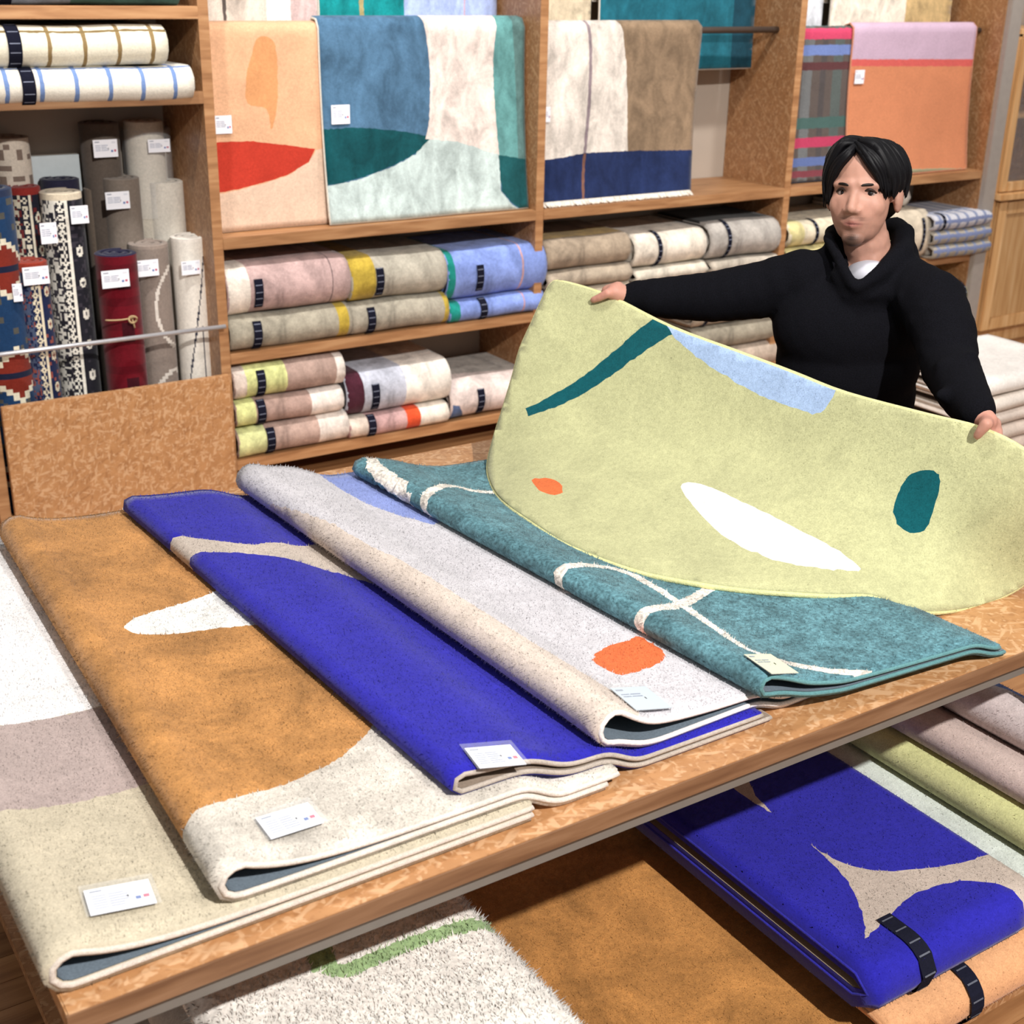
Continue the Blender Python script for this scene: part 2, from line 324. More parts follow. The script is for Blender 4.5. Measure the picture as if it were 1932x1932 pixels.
class Fold:
    """a rug folded once along its left side, lying on support(x,y); pile outside"""
    def __init__(s, y0, y1, xf0, xf1, xrb, xrt, support, tp=.013, g0=.04, L=.12, gmin=.004, ns=160, nt=24, wob=.0, yk=.0):
        s.yk = yk
        s.y0, s.y1, s.tp = y0, y1, tp; s.xf0, s.xf1 = xf0, xf1; s.xrb, s.xrt = xrb, xrt; s.sup = support
        s.ys = np.linspace(y0, y1, nt); s.paths = []; s.tipx = []; s.stip = []
        for y in s.ys:
            xf = s.xf(y); sk = xf-xf0
            x = np.linspace(xf-.12, max(xrb, xrt)+sk+.05, 260)
            sp = np.array([support(xx, y) for xx in x])
            q = max(3, int(round(.02/(x[1]-x[0])))); dil = np.array([sp[max(0, i-q):i+q+1].max() for i in range(len(sp))])
            hk = int(round(.055/(x[1]-x[0]))); ker = np.hanning(2*hk+1); ker /= ker.sum(); sm = np.convolve(np.pad(dil, hk, mode='edge'), ker, 'valid')
            x0 = xf+tp; gap = lambda xx: gmin+g0*np.exp(-np.maximum(0, xx-x0)/L)*(1+wob*math.sin(y*7))
            zb = lambda xx: np.interp(xx, x, sm)+tp+.0015
            aa = min(.5*gap(x0), .03); xe = x0+aa
            xb = np.linspace(xrb+sk, xe, 70); bot = np.stack([xb, zb(xb)], 1)
            th = np.linspace(-math.pi/2, -3*math.pi/2, 22)[1:-1]; ge = gap(xe); zm = zb(xe)+ge/2
            arc = np.stack([xe+aa*np.cos(th), zm+ge/2*np.sin(th)], 1)
            xt = np.linspace(xe, xrt+sk, 90); top = np.stack([xt, zb(xt)+gap(xt)], 1)
            P = np.vstack([bot, arc, top]); d = np.r_[0, np.cumsum(np.linalg.norm(np.diff(P, axis=0), axis=1))]
            tip = np.argmin(P[:, 0]); Lb, Lt = d[tip], d[-1]-d[tip]
            # parameter: negative along the bottom layer, positive along the top, zero at the fold tip
            u = np.linspace(-1, 1, 2*ns+1)
            q = np.where(u < 0, Lb+u*Lb, Lb+u*Lt)
            s.paths.append(np.stack([np.interp(q, d, P[:, 0]), np.interp(q, d, P[:, 1])], 1)); s.tipx.append(P[tip, 0]); s.stip.append((Lb, Lt))
        s.paths = np.array(s.paths); s.Lb = np.mean([a for a, _ in s.stip]); s.Lt = np.mean([b for _, b in s.stip]); s.ns = ns
    def xf(s, y): return s.xf0+(s.xf1-s.xf0)*(y-s.y0)/(s.y1-s.y0)
    def F(s, S, T):
        u = np.clip(np.where(S < 0, S/s.Lb, S/s.Lt), -1.02, 1.02); k = (u+1)*s.ns; k0 = np.clip(np.floor(k).astype(int), 0, 2*s.ns-1); fk = (k-k0)[:, None]
        j = (T-s.y0)/(s.y1-s.y0)*(len(s.ys)-1); j0 = np.clip(np.floor(j).astype(int), 0, len(s.ys)-2); fj = (j-j0)[:, None]
        Q = lambda jj: s.paths[jj, k0]*(1-fk)+s.paths[jj, k0+1]*fk
        R = Q(j0)*(1-fj)+Q(j0+1)*fj
        return np.stack([R[:, 0], T+s.yk*(R[:, 0]-s.xf0), R[:, 1]], 1)
    def top(s, x, y):
        """height of whatever lies at (x,y), this rug included"""
        if y < s.y0-.06 or y > s.y1+.06: return s.sup(x, y)
        j = min(max(int(round((y-s.y0)/(s.y1-s.y0)*(len(s.ys)-1))), 0), len(s.ys)-1); P = s.paths[j][s.ns:]
        if x < s.tipx[j]-s.tp: return s.sup(x, y)
        sk = s.xf(y)-s.xf0
        if x <= P[-1, 0]: return float(np.interp(x, P[:, 0], P[:, 1]))+s.tp
        if x <= s.xrb+sk: return float(s.sup(x, y))+2*s.tp
        return s.sup(x, y)
    def st(s, u, v):
        """pixel on the top surface -> layout coordinates"""
        z = .8
        for _ in range(12): p = at(u, v, z=z); z = .5*z+.5*s.top(min(max(p[0], s.xf(p[1])+.03), s.xrt), min(max(p[1], s.y0), s.y1))
        p = at(u, v, z=z); y = min(max(p[1], s.y0), s.y1); j = int(round((y-s.y0)/(s.y1-s.y0)*(len(s.ys)-1))); P = s.paths[j][s.ns:]
        if p[0] < P[0, 0]: S = (p[0]-P[0, 0])*1.2
        else:
            S = float(np.interp(p[0], P[:, 0], np.linspace(0, s.Lt, s.ns+1)))
            if p[0] > P[-1, 0]: S += p[0]-P[-1, 0]
        return (S, p[1]-s.yk*(p[0]-s.xf0))
    def outline(s, r=.0): return [(-s.Lb, s.y0), (s.Lt, s.y0), (s.Lt, s.y1), (-s.Lb, s.y1)]
    def poly(s, px): return [s.st(*p) for p in px]

def price_tag(parent, P0, ax, ay, n, wd, hg, logos=True, sleeve=True, lines=6, name='price_tag', col='#f4f5fb'):
    """printed card: P0 lower-left corner, unit axes ax (along the lines), ay (up), n normal"""
    P0, ax, ay, n = (np.asarray(q, float) for q in (P0, ax, ay, n)); mb = MB()
    def q(a, b, c, d, h, col): mb.add([P0+ax*a*wd+ay*b*hg+n*h, P0+ax*c*wd+ay*b*hg+n*h, P0+ax*c*wd+ay*d*hg+n*h, P0+ax*a*wd+ay*d*hg+n*h], [(0, 1, 2, 3)], col)
    q(0, 0, 1, 1, .0012, col); q(0, 0, 1, 1, .0002, '#d5d6dd')
    q(.07, .84, .26, .9, .0018, '#9aa0ad')
    for i in range(lines):
        y = .66-i*.095
        q(.08, y, .30, y+.03, .0018, '#8f97ad'); q(.33, y, .33+.25*(.8+.4*random.random()), y+.03, .0018, '#868fa8')
    q(.60, .44, .63, .52, .0018, '#22242c')
    if logos: q(.72, .28, .8, .4, .0018, '#5a74b0'); q(.84, .3, .93, .42, .0018, '#c2607a'); q(.76, .78, .93, .88, .0018, '#dfe2ea')
    c = mb.build(name, M['card'], parent, False, True); c['label'] = 'white printed price card with rows of small text'
    if sleeve:
        m2 = MB(); a, b = -.07, 1.07
        m2.add([P0+ax*a*wd+ay*a*hg+n*.003, P0+ax*b*wd+ay*a*hg+n*.003, P0+ax*b*wd+ay*1.16*hg+n*.003, P0+ax*a*wd+ay*1.16*hg+n*.003], [(0, 1, 2, 3)])
        m2.build('clear_sleeve', M['sleeve'], c)
    return c
def tag_px(parent, zfun, px, **kw):
    """card whose corners (lower-left, lower-right, upper-left) are seen at these pixels on a surface"""
    P = []
    for u, v in px:
        z = .8
        for _ in range(8): p = at(u, v, z=z); z = .5*z+.5*zfun(p[0], p[1])
        P.append(at(u, v, z=z)+np.array([0, 0, .006]))
    ax = P[1]-P[0]; ay = P[2]-P[0]; wd = np.linalg.norm(ax); hg = np.linalg.norm(ay); ax /= wd; ay /= hg; n = np.cross(ax, ay); n /= np.linalg.norm(n)
    return price_tag(parent, P[0], ax, ay, n, wd, hg, **kw)
# ------------------------------------------------------------------ setting
def floor_build():
    fl = mesh_obj('floor', [(-3, -2.5, -.012), (10, -2.5, -.012), (10, 7.5, -.012), (-3, 7.5, -.012)], [(0, 1, 2, 3)], plain('floor_joint', '#3d2819', .8)); fl['kind'] = 'structure'
    # strips run along X; boards visible at the lower left and behind the person
    mb = MB(); mb.box((0, 0, -.012), (.9, .0735, 0), bev=.0)
    proto = None
    def strip(x, y):
        nonlocal proto
        if proto is None:
            o = mb.build('floor_board', M['floor'], fl); proto = o
        else:
            o = proto.copy(); COL.objects.link(o); o.parent = fl
        o.location = (x, y, 0)
    k = 0
    for (xa, xb, ya, yb) in ((-.3, 1.0, 1.5, 3.6), (3.6, 7.2, 2.6, 4.5)):
        y = ya
        while y < yb:
            x = xa-random.random()*.9
            while x < xb: strip(x, y); x += .9025
            y += .075
    rest = MB(); yy = -2.4
    while yy < 7.4:
        x = -3-random.random()*.9
        while x < 9:
            inside = any(xa-1.0 < x < xb and ya-.08 < yy < yb+.02 for (xa, xb, ya, yb) in ((-.3, 1.0, 1.5, 3.6), (3.6, 7.2, 2.6, 4.5)))
            if not inside: rest.box((x, yy, -.012), (x+.9, yy+.0735, -.001))
            x += .9025
        yy += .075
    o = rest.build('floor_boards_far', M['floor'], fl); o['kind'] = 'stuff'
    return fl
floor_build()
YW, YS = 4.95, 4.522          # wall behind the shelves, shelf front plane
wl = MB(); wl.box((-3, YW, 0), (10, YW+.1, 3.3)); o = wl.build('wall_back', M['wall']); o['kind'] = 'structure'
UP = [0.85, 1.686, 3.066, 4.446, 5.826]; UT = .036
shel = thing('display_shelving', 'tall brown particle-board shelving with open bays full of rugs', 'shelving', (3.3, YS, 0))
for x in UP:
    mb = MB(); mb.box((x, YS+.003, 0), (x+UT, YW-.002, 2.7)); o = mb.build('upright', M['osb'], shel)
    e = MB(); e.box((x-.0005, YS-.001, 0), (x+UT+.0005, YS+.0035, 2.7)); ORG[o.name] = ORG[shel.name]; e.build('front_edge', M['shelf'], o)
def shelf(x0, x1, zb, th=.04):
    mb = MB(); mb.box((x0, YS+.006, zb), (x1, YW-.004, zb+th)); o = mb.build('shelf_board', M['shelf'], shel)
    e = MB(); e.box((x0, YS-.004, zb-.0005), (x1, YS+.0065, zb+th+.0005), bev=.002); e.build('shelf_lip', M['shelf'], o)
for a, b in ((1, 2), (2, 3), (3, 4)):
    for zb in (.917, .494, .077): shelf(UP[a]+UT, UP[b], zb)
for zb in (1.69, 1.419, .02): shelf(UP[0]+UT, UP[1], zb)
for a, b in ((1, 2), (2, 3), (3, 4)): shelf(UP[a]+UT, UP[b], 2.25)
# low particle-board front that keeps the standing rolls in place
pf = MB(); pf.box((.893, 4.478, .0), (1.70, 4.503, .468), bev=.002); pf.build('front_panel', M['osb_light'], shel)
rb = MB(); rb.tube([(.5, 4.49, .648), (1.70, 4.49, .648)], .008, 10); rb.build('guard_rail', M['rod'], shel, True)
for a, b, zr, yr in ((1, 2, 1.648, 4.66), (2, 3, 1.638, 4.66), (3, 4, 1.628, 4.66), (1, 2, 2.15, 4.85), (2, 3, 2.15, 4.85), (3, 4, 2.15, 4.85)):
    rb = MB(); rb.tube([(UP[a]+UT, yr, zr), (UP[b], yr, zr)], .014, 12); rb.build('hanging_rail', M['darkrod'], shel, True)
# grey post and wooden cabinet at the right end
pm = MB(); pm.box((5.835, YS-.03, 0), (5.925, YS+.10, 2.7), bev=.003); o = pm.build('trim_1', M['post']); o['kind'] = 'structure'
cb = thing('display_cabinet', 'light wooden cabinet with glazed upper doors beside the grey post', 'cabinet', (6.6, 4.7, 0))
def cbox(n, a, b, mat='cabinet', par=None, bev=.004):
    mb = MB(); mb.box(a, b, bev=bev); return mb.build(n, M[mat], par or cb)
X0, X1, Y0 = 5.95, 7.35, 4.49
cbox('plinth', (X0+.02, Y0+.05, 0), (X1, YW-.01, .08))
cbox('lower_body', (X0, Y0+.02, .08), (X1, YW-.01, .80))
cbox('counter_ledge', (X0-.01, Y0-.03, .80), (X1, YW-.01, .835))
for i in range(3):
    xa = X0+.01+i*.46; d = cbox('door', (xa, Y0, .10), (xa+.45, Y0+.018, .79), par=cb)
    cbox('door_stile', (xa, Y0-.008, .10), (xa+.07, Y0, .79), par=d); cbox('door_stile', (xa+.38, Y0-.008, .10), (xa+.45, Y0, .79), par=d)
    cbox('door_rail', (xa+.07, Y0-.008, .10), (xa+.38, Y0, .17), par=d); cbox('door_rail', (xa+.07, Y0-.008, .72), (xa+.38, Y0, .79), par=d)
cbox('upper_back', (X0, YW-.05, .835), (X1, YW-.02, 1.62), 'osb_in'); cbox('upper_side', (X0, Y0+.02, .835), (X0+.03, YW-.05, 1.62)); cbox('upper_top', (X0, Y0+.02, 1.60), (X1, YW-.02, 1.64))
cbox('inner_shelf', (X0+.03, Y0+.08, 1.2), (X1, YW-.05, 1.22), 'cabinet')
for i in range(3):
    xa = X0+.01+i*.46; d = cbox('glass_door', (xa+.05, Y0+.012, .89), (xa+.40, Y0+.016, 1.55), 'glass', bev=0)
    for a, b in (((xa, .84), (xa+.05, 1.6)), ((xa+.40, .84), (xa+.45, 1.6)), ((xa+.05, .84), (xa+.40, .89)), ((xa+.05, 1.55), (xa+.40, 1.6))):
        cbox('door_frame', (a[0], Y0, a[1]), (b[0], Y0+.02, b[1]), par=d)

# ------------------------------------------------------------------ display table
TZ = .75; TX0, TX1, TY0, TY1 = .232, 2.19, 1.245, 2.70
tb = thing('display_table', 'large particle-board display table with rugs laid across its top', 'table', (1.2, 2.0, 0))
mb = MB(); mb.box((TX0, TY0, TZ-.030), (TX1, TY1, TZ), bev=.002); tt = mb.build('table_top', M['osb_light'], tb)
e = MB(); e.box((TX0-.001, TY0-.0015, TZ-.0295), (TX1+.001, TY0+.004, TZ-.0015)); e.build('top_edge', M['board_edge'], tt)
for a, b in (((TX0+.04, TY0+.014), (TX1-.04, TY0+.05)), ((TX0+.04, TY1-.10), (TX1-.04, TY1-.06)), ((TX0+.04, TY0+.05), (TX0+.08, TY1-.10)), ((TX1-.08, TY0+.05), (TX1-.04, TY1-.10))):
    mb = MB(); mb.box((*a, TZ-.060), (*b, TZ-.030)); mb.build('apron', M['steel'], tb)
for x in (TX0+.04, TX1-.08):
    for y in (TY0+.05, TY1-.14):
        mb = MB(); mb.box((x, y, 0), (x+.04, y+.04, TZ-.030)); mb.build('leg', M['steel'], tb)
PZ = .13
mb = MB(); mb.box((.33, 1.105, PZ-.03), (2.245, TY1-.12, PZ), bev=.002); pb = mb.build('lower_platform', M['osb'], tb)
for x in (.36, 1.3, 2.17):
    for y in (1.14, 2.5):
        mb = MB(); mb.box((x, y, 0), (x+.05, y+.05, PZ-.03)); mb.build('platform_foot', M['steel'], tb)

# ------------------------------------------------------------------ rugs on the table
def table_sup(x, y): return TZ
def xz(u, v, z): return at(u, v, z=z)
FIB = 60000
FK = dict(step=.011, stepb=.03, fibre=FIB, fibre_min=-.07)
# A: white / mauve / greige rug at the left end
def L0(u, v, z): return at(u, v, z=z)
fa = Fold(L0(101, 1852, .775)[1], 2.62, L0(101, 1852, .775)[0]-.012, .212, .885, .885, table_sup, tp=.015, g0=.044, L=.075, gmin=.001)
ra = thing('folded_rug', 'white, mauve and greige striped rug folded in half at the left end of the table', 'rug', (.55, 2.0, TZ), 'rugs laid out on the display table')
yA = lambda px: fa.poly(px)
regs = [(fa.poly([(-400, 1420), (0, 1370), (95, 1351), (186, 1331), (240, 1315), (330, 1300), (600, 1000), (0, 600), (-400, 700)]), '#f1efec')]
b1 = [fa.st(*p) for p in [(0, 1370), (95, 1351), (186, 1331)]]; b2 = [fa.st(*p) for p in [(0, 1540), (140, 1505), (275, 1475)]]
Y1 = np.mean([p[1] for p in b1]); Y2 = np.mean([p[1] for p in b2])
regs = [([(-1, Y1-.01), (-.05, Y1-.008), (.3, Y1), (1, Y1+.01), (1, 3), (-1, 3)], '#e8e6e5'), ([(-1, Y2-.012), (.1, Y2-.004), (.3, Y2+.002), (1, Y2+.01), (1, Y1+.01), (.3, Y1), (-.05, Y1-.008), (-1, Y1-.01)], '#ab9b96')]
sheet(ra, fa.outline(), regs, '#bdb39d', fa.F, M['plush'], tp=.015, cord='#cfc4b8', cord_r=.0045, **FK)
tag_px(ra, fa.top, [(172, 1737), (297, 1712), (158, 1690)])
# B: brown rug
fb = Fold(L0(422, 1688, .805)[1], L0(100, 968, .836)[1], L0(422, 1688, .805)[0]-.012, L0(-8, 985, .836)[0], 1.02, 1.04, fa.top, tp=.014, g0=.046, L=.07, gmin=.001)
rbn = thing('folded_rug', 'caramel brown rug with a white drop shape, folded on the table', 'rug', (.8, 2.0, TZ), 'rugs laid out on the display table')
regs = [(fb.poly(smooth_curve([(232, 1182), (262, 1163), (310, 1148), (360, 1133), (405, 1115), (450, 1085), (520, 1100), (600, 1180), (540, 1176), (470, 1180), (400, 1187), (340, 1195), (285, 1198), (252, 1195)], 5, True)), '#eeece6'),
        (fb.poly([(300, 1640), (322, 1592), (340, 1562), (354, 1543), (385, 1521), (420, 1511), (464, 1499), (543, 1478), (600, 1452), (645, 1428), (675, 1400), (691, 1384), (740, 1330), (1100, 1330), (1300, 1480), (700, 1750), (420, 1780)]), '#c9c2b7'), ([(-2, 0), (-.06, 0), (-.06, 1.55), (-2, 1.6)], '#c9c2b7')]
sheet(rbn, fb.outline(), regs, '#b3804a', fb.F, M['plush_brown'], tp=.014, cord='#d8d0c6', cord_r=.0045, **FK)
tag_px(rbn, fb.top, [(512, 1592), (612, 1560), (482, 1552)])
# C: cobalt blue rug
fc = Fold(L0(860, 1521, .80)[1], L0(350, 932, .836)[1], L0(860, 1521, .80)[0]-.009, L0(225, 950, .836)[0], 1.36, 1.34, fb.top, tp=.009, g0=.018, L=.10)
rc = thing('folded_rug', 'cobalt blue rug with a thin greige wave, folded on the table', 'rug', (1.0, 2.0, TZ), 'rugs laid out on the display table')
regs = [(fc.poly([(300, 1016), (322, 1016), (340, 1012), (400, 1020), (480, 1028), (560, 1030), (612, 1022), (700, 1005), (900, 1010), (900, 1120), (800, 1128), (710, 1103), (640, 1082), (560, 1060), (500, 1048), (440, 1042), (380, 1042), (364, 1047), (355, 1056), (340, 1058)]), '#bfb2a6')]
sheet(rc, fc.outline(), regs, '#2b289c', fc.F, M['plush'], tp=.009, cord='#b3a89d', cord_r=.004, **FK, backing='back_taupe')
tag_px(rc, fc.top, [(905, 1458), (993, 1450), (876, 1420)])
# D: pale grey rug with orange patch
fd = Fold(L0(1136, 1407, .81)[1], L0(550, 890, .838)[1], L0(1136, 1407, .81)[0]-.012, L0(459, 908, .856)[0], 1.80, 1.45, fc.top, tp=.011, g0=.048, L=.13, yk=.03)
rd = thing('folded_rug', 'pale grey rug with an orange patch and a blue corner, folded on the table', 'rug', (1.3, 2.0, TZ), 'rugs laid out on the display table')
regs = [(fd.poly([(400, 900), (520, 925), (620, 980), (700, 1028), (800, 1085), (900, 1150), (1000, 1215), (1080, 1262), (1150, 1304), (1200, 1345), (1212, 1390), (1150, 1430), (1000, 1460), (700, 1200)]), '#cdbfb3'),
        (fd.poly([(560, 850), (592, 890), (640, 924), (690, 950), (748, 972), (818, 990), (900, 975), (760, 850)]), '#8796cf'),
        (fd.poly(smooth_curve([(1117, 1245), (1138, 1223), (1180, 1210), (1207, 1202), (1255, 1237), (1218, 1262), (1170, 1274), (1142, 1262)], 4, True)), '#d4693a')]
sheet(rd, fd.outline(), regs, '#c8c5c9', fd.F, M['plush'], tp=.011, cord='#e9e4e2', cord_r=.0045, **FK)
t = tag_px(rd, fd.top, [(1200, 1348), (1268, 1343), (1150, 1306)], logos=False, col='#c3ced8', lines=2)
# E: teal rug with cream line drawing
fe = Fold(L0(1436, 1327, .80)[1], L0(800, 848, .846)[1], L0(1436, 1327, .80)[0]-.012, L0(663, 872, .846)[0], 1.87, 1.855, fd.top, tp=.010, g0=.022, L=.11, yk=-.07)
re_ = thing('folded_rug', 'teal rug with a looping cream line, folded on the table', 'rug', (1.6, 2.0, TZ), 'rugs laid out on the display table')
def line_px(f, pts, wd): return ribbon([f.st(*p) for p in smooth_curve(pts, 4)], wd, 2)
cr = '#e5ddd2'
regs = [(line_px(fe, [(684, 835), (692, 852), (706, 876), (728, 893), (752, 908), (775, 925)], .026), cr),
        (line_px(fe, [(800, 975), (803, 945), (815, 925), (845, 917), (900, 927), (960, 930), (1050, 930)], .020), cr),
        (line_px(fe, [(1056, 1125), (1046, 1100), (1058, 1074), (1100, 1067), (1175, 1078), (1230, 1106), (1285, 1142), (1340, 1180), (1400, 1222), (1480, 1250), (1560, 1265), (1655, 1272)], .022), cr),
        (line_px(fe, [(1400, 1080), (1340, 1110), (1285, 1140), (1222, 1152), (1192, 1172), (1190, 1195), (1205, 1225)], .022), cr)]
sheet(re_, fe.outline(), regs, '#577f88', fe.F, M['teal'], tp=.010, cord='#5f8c8f', cord_r=.004, **FK)
t = tag_px(re_, fe.top, [(1455, 1279), (1506, 1277), (1402, 1242)], logos=False, sleeve=False, col='#d6d9bd', lines=2)
# ------------------------------------------------------------------ rugs on the lower platform
def plat(x, y): return PZ
GL = 'rugs on the low platform under the table'
f1 = Fold(1.16, 2.3, .35, .35, .875, .875, plat, tp=.02, g0=.03, L=.6, gmin=.165)
r1 = thing('folded_rug', 'dark teal and taupe rug at the bottom left, under the white shaggy rug', 'rug', (.6, 1.7, PZ), GL)
sheet(r1, f1.outline(), [([(-1, 0), (-.03, 0), (-.03, 9), (-1, 9)], '#b9aea2'), ([(.10, 0), (1.2, 0), (1.2, 9), (.10, 9)], '#a79a8d')], '#173f42', f1.F, M['plush'], tp=.02, step=.015, stepb=.05, cord='#b5aa9e')
f1b = Fold(1.15, 2.2, .40, .40, .885, .885, f1.top, tp=.026, g0=.02, L=.5, gmin=.05)
r1b = thing('folded_rug', 'taupe grey rug sandwiched directly beneath the white shaggy rug', 'rug', (.7, 1.7, PZ), GL)
sheet(r1b, f1b.outline(), [], '#aaa096', f1b.F, M['plush'], tp=.026, step=.015, stepb=.05, cord='#b5aa9e')
f3 = Fold(1.125, 2.3, .94, .94, 1.58, 1.56, plat, tp=.014, g0=.02, L=.1)
r3 = thing('folded_rug', 'plain caramel brown rug lying between the white shaggy rug and the blue folded rug', 'rug', (1.2, 1.7, PZ), GL)
sheet(r3, f3.outline(), [], '#ae7b44', f3.F, M['plush_brown'], tp=.014, cord='#cbb28e', step=.011, stepb=.03, fibre=FIB, fibre_min=-.05)
f2 = Fold(1.10, 2.1, .418, .42, .935, .925, f1b.top, tp=.022, g0=.02, L=.2)
r2 = thing('folded_rug', 'white shaggy rug with a green outline at the bottom of the platform', 'rug', (.8, 1.6, PZ), GL)
regs = [(line_px(f2, [(598, 1775), (600, 1800), (612, 1832)], .04), '#93ad7c'), (line_px(f2, [(605, 1826), (650, 1832), (700, 1812), (770, 1782), (850, 1756), (905, 1742), (945, 1742), (985, 1757), (1030, 1775)], .028), '#93ad7c')]
sheet(r2, f2.outline(), regs, '#e2ddd5', f2.F, M['shag'], tp=.022, cord='#cfc8bd', step=.011, stepb=.03, fibre=60000, fibre_len=.006, fibre_w=.0016, fibre_min=.0)

def u_path(yf, depth, z0, h, tp, rx=None, slope=0.0):
    """cross-section of a rug folded with the fold at the front: list of (y,z), bottom-back -> front -> top-back (backing side)"""
    r = (h-2*tp)/2; rx = rx or min(r, .06); zc = z0+tp+r
    th = np.linspace(-math.pi/2, -3*math.pi/2, 17)
    pts = [(yf+depth, z0+tp)]+[(yf+tp+rx+rx*math.cos(a), zc+r*math.sin(a)) for a in th]+[(yf+depth, z0+tp+2*r+slope*depth)]
    return np.array(pts)
def path_F(path, x0=0, sag=0.0, rot=0.0, seed=0, ctr=None):
    d = np.r_[0, np.cumsum(np.linalg.norm(np.diff(path, axis=0), axis=1))]; ph = seed*1.7
    c, s_ = math.cos(rot), math.sin(rot)
    def F(S, T):
        Tc = np.clip(T, -.01, d[-1]+.01)
        y = np.interp(Tc, d, path[:, 0]); z = np.interp(Tc, d, path[:, 1])
        # round linear extrapolation for finite differences
        z = z+sag*(np.sin(S*9+ph)+.6*np.sin(S*21+T*6+2*ph)); y = y+sag*.6*np.sin(S*13+T*4+ph)
        x = S
        if rot and ctr is not None: dx, dy = x-ctr[0], y-ctr[1]; x, y = ctr[0]+c*dx-s_*dy, ctr[1]+s_*dx+c*dy
        return np.stack([x, y, z], 1)
    return F, d[-1], d
def strap_on(parent, F, xa, wd, ta, tb, tp, pitch=.026, mark='#7d8294'):
    mb = MB(); T = np.linspace(ta, tb, 28); e = 1e-3
    for x0, x1, hh, c0 in ((xa, xa+wd, tp+.004, '#1a1b28'),):
        L = []
        for x in (x0, x1):
            S = np.full(len(T), x); P = F(S, T); A = F(S+e, T)-F(S-e, T); B = F(S, T+e)-F(S, T-e); N = np.cross(A, B); N /= np.linalg.norm(N, axis=1, keepdims=True)
            L.append((P+N*hh, N))
        (Pa, Na), (Pb, Nb) = L
        for i in range(len(T)-1): mb.add([Pa[i], Pb[i], Pb[i+1], Pa[i+1]], [(0, 1, 2, 3)], c0)
        # woven size marks
        dist = 0; nxt = pitch*.5
        for i in range(len(T)-1):
            dist += np.linalg.norm(Pa[i+1]-Pa[i])
            if dist > nxt:
                nxt += pitch; a, b = Pa[i]*.88+Pb[i]*.12+Na[i]*.001, Pa[i]*.12+Pb[i]*.88+Na[i]*.001; t = Pa[i+1]-Pa[i]; t = t/np.linalg.norm(t)*.003
                mb.add([a, b, b+t, a+t], [(0, 1, 2, 3)], mark)
    o = mb.build('strap', M['strap'], parent, False, True); o['label'] = 'black ribbon strap with pale marks'; return o
def bundle(label, X0, X1, yf, depth, z0, h, base, bands=(), strap=None, group=None, mat='velvet', tp=.018, inner=None, regions=(), sag=.002, rot=0.0, step=.03, cat='rug', name='folded_rug', seed=None, lines=(), slope=0, fibre=0, cord=None, strapw=.034, strap_rng=(-.055, .035), backing='back_taupe'):
    seed = random.random()*9 if seed is None else seed
    th = thing(name, label, cat, ((X0+X1)/2, yf+depth/2, z0), group)
    path = u_path(yf, depth, z0, h, tp, slope=slope); ctr = ((X0+X1)/2, yf+depth/2)
    F, L, d = path_F(path, sag=sag, rot=rot, seed=seed, ctr=ctr); W = X1-X0
    rg = [([(X0+a*W, -.1), (X0+b*W, -.1), (X0+b*W, L+.1), (X0+a*W, L+.1)], c) for a, b, c in bands]
    rg += [([(X0-.1, t*L), (X1+.1, t*L), (X1+.1, t*L+w_), (X0-.1, t*L+w_)], c) for t, w_, c in lines]
    rg += [([(X0+a*W, t*L) for a, t in poly], c) for poly, c in regions]
    sheet(th, [(X0, 0), (X1, 0), (X1, L), (X0, L)], rg, base, F, M[mat], tp=tp, step=step, stepb=.016, jag=.0008, backing=backing, cord=cord or tuple(np.array(lin(base))*.85), cord_r=.004, fibre=fibre)
    hi = h-2*tp-.006
    if hi > 2*tp+.008:
        p2 = u_path(yf+tp+.012, depth-.03, z0+tp+.003, hi, tp*.8, slope=slope); F2, L2, _ = path_F(p2, sag=sag, rot=rot, seed=seed, ctr=ctr)
        sheet(th, [(X0+.004, 0), (X1-.004, 0), (X1-.004, L2), (X0+.004, L2)], [], inner or base, F2, M[mat], tp=tp*.8, step=.08, stepb=.02, backing=backing, cord=None, name='inner_fold')
    if strap is not None: strap_on(th, F, X0+strap*W, strapw, L/2+strap_rng[0], L/2+strap_rng[1], tp)
    return th
# orange and blue folded rugs with straps
bo = bundle('plain apricot orange rug folded with a black strap, under the blue folded rug', 1.50, 2.04, 1.072, .80, PZ+.001, .103, '#d09b70', group=GL, mat='plush', tp=.026, sag=.001, step=.02, fibre=40000, backing='back_taupe', seed=0)
F5, L5, _ = path_F(u_path(1.072, .80, PZ+.001, .103, .026), sag=.001)
X4a, X4b, Y4, Z4, H4 = 1.468, 1.897, 1.098, PZ+.108, .095
p4 = u_path(Y4, .80, Z4, H4, .039, rx=.02); F4, L4, d4 = path_F(p4)
r4 = thing('folded_rug', 'cobalt blue rug with a greige star shape, folded and strapped on the platform', 'rug', (1.7, 1.45, Z4), GL)
def st4(u, v):
    p = at(u, v, z=Z4+H4); y = p[1]; ytip = p4[17, 0]
    return (p[0], float(np.interp(y, p4[17:, 0], d4[17:]))) if y >= ytip else (p[0], d4[17]-(ytip-y)*1.15)
star = smooth_curve([(1527, 1592), (1560, 1612), (1620, 1637), (1700, 1643), (1800, 1630), (1865, 1612)], 4).tolist()+[(1960, 1580), (1990, 1720)]+smooth_curve([(1932, 1690), (1900, 1672), (1840, 1662), (1780, 1668), (1720, 1690), (1680, 1725), (1650, 1755), (1630, 1772)], 4).tolist()+smooth_curve([(1632, 1742), (1615, 1690), (1580, 1640), (1550, 1610)], 4).tolist()
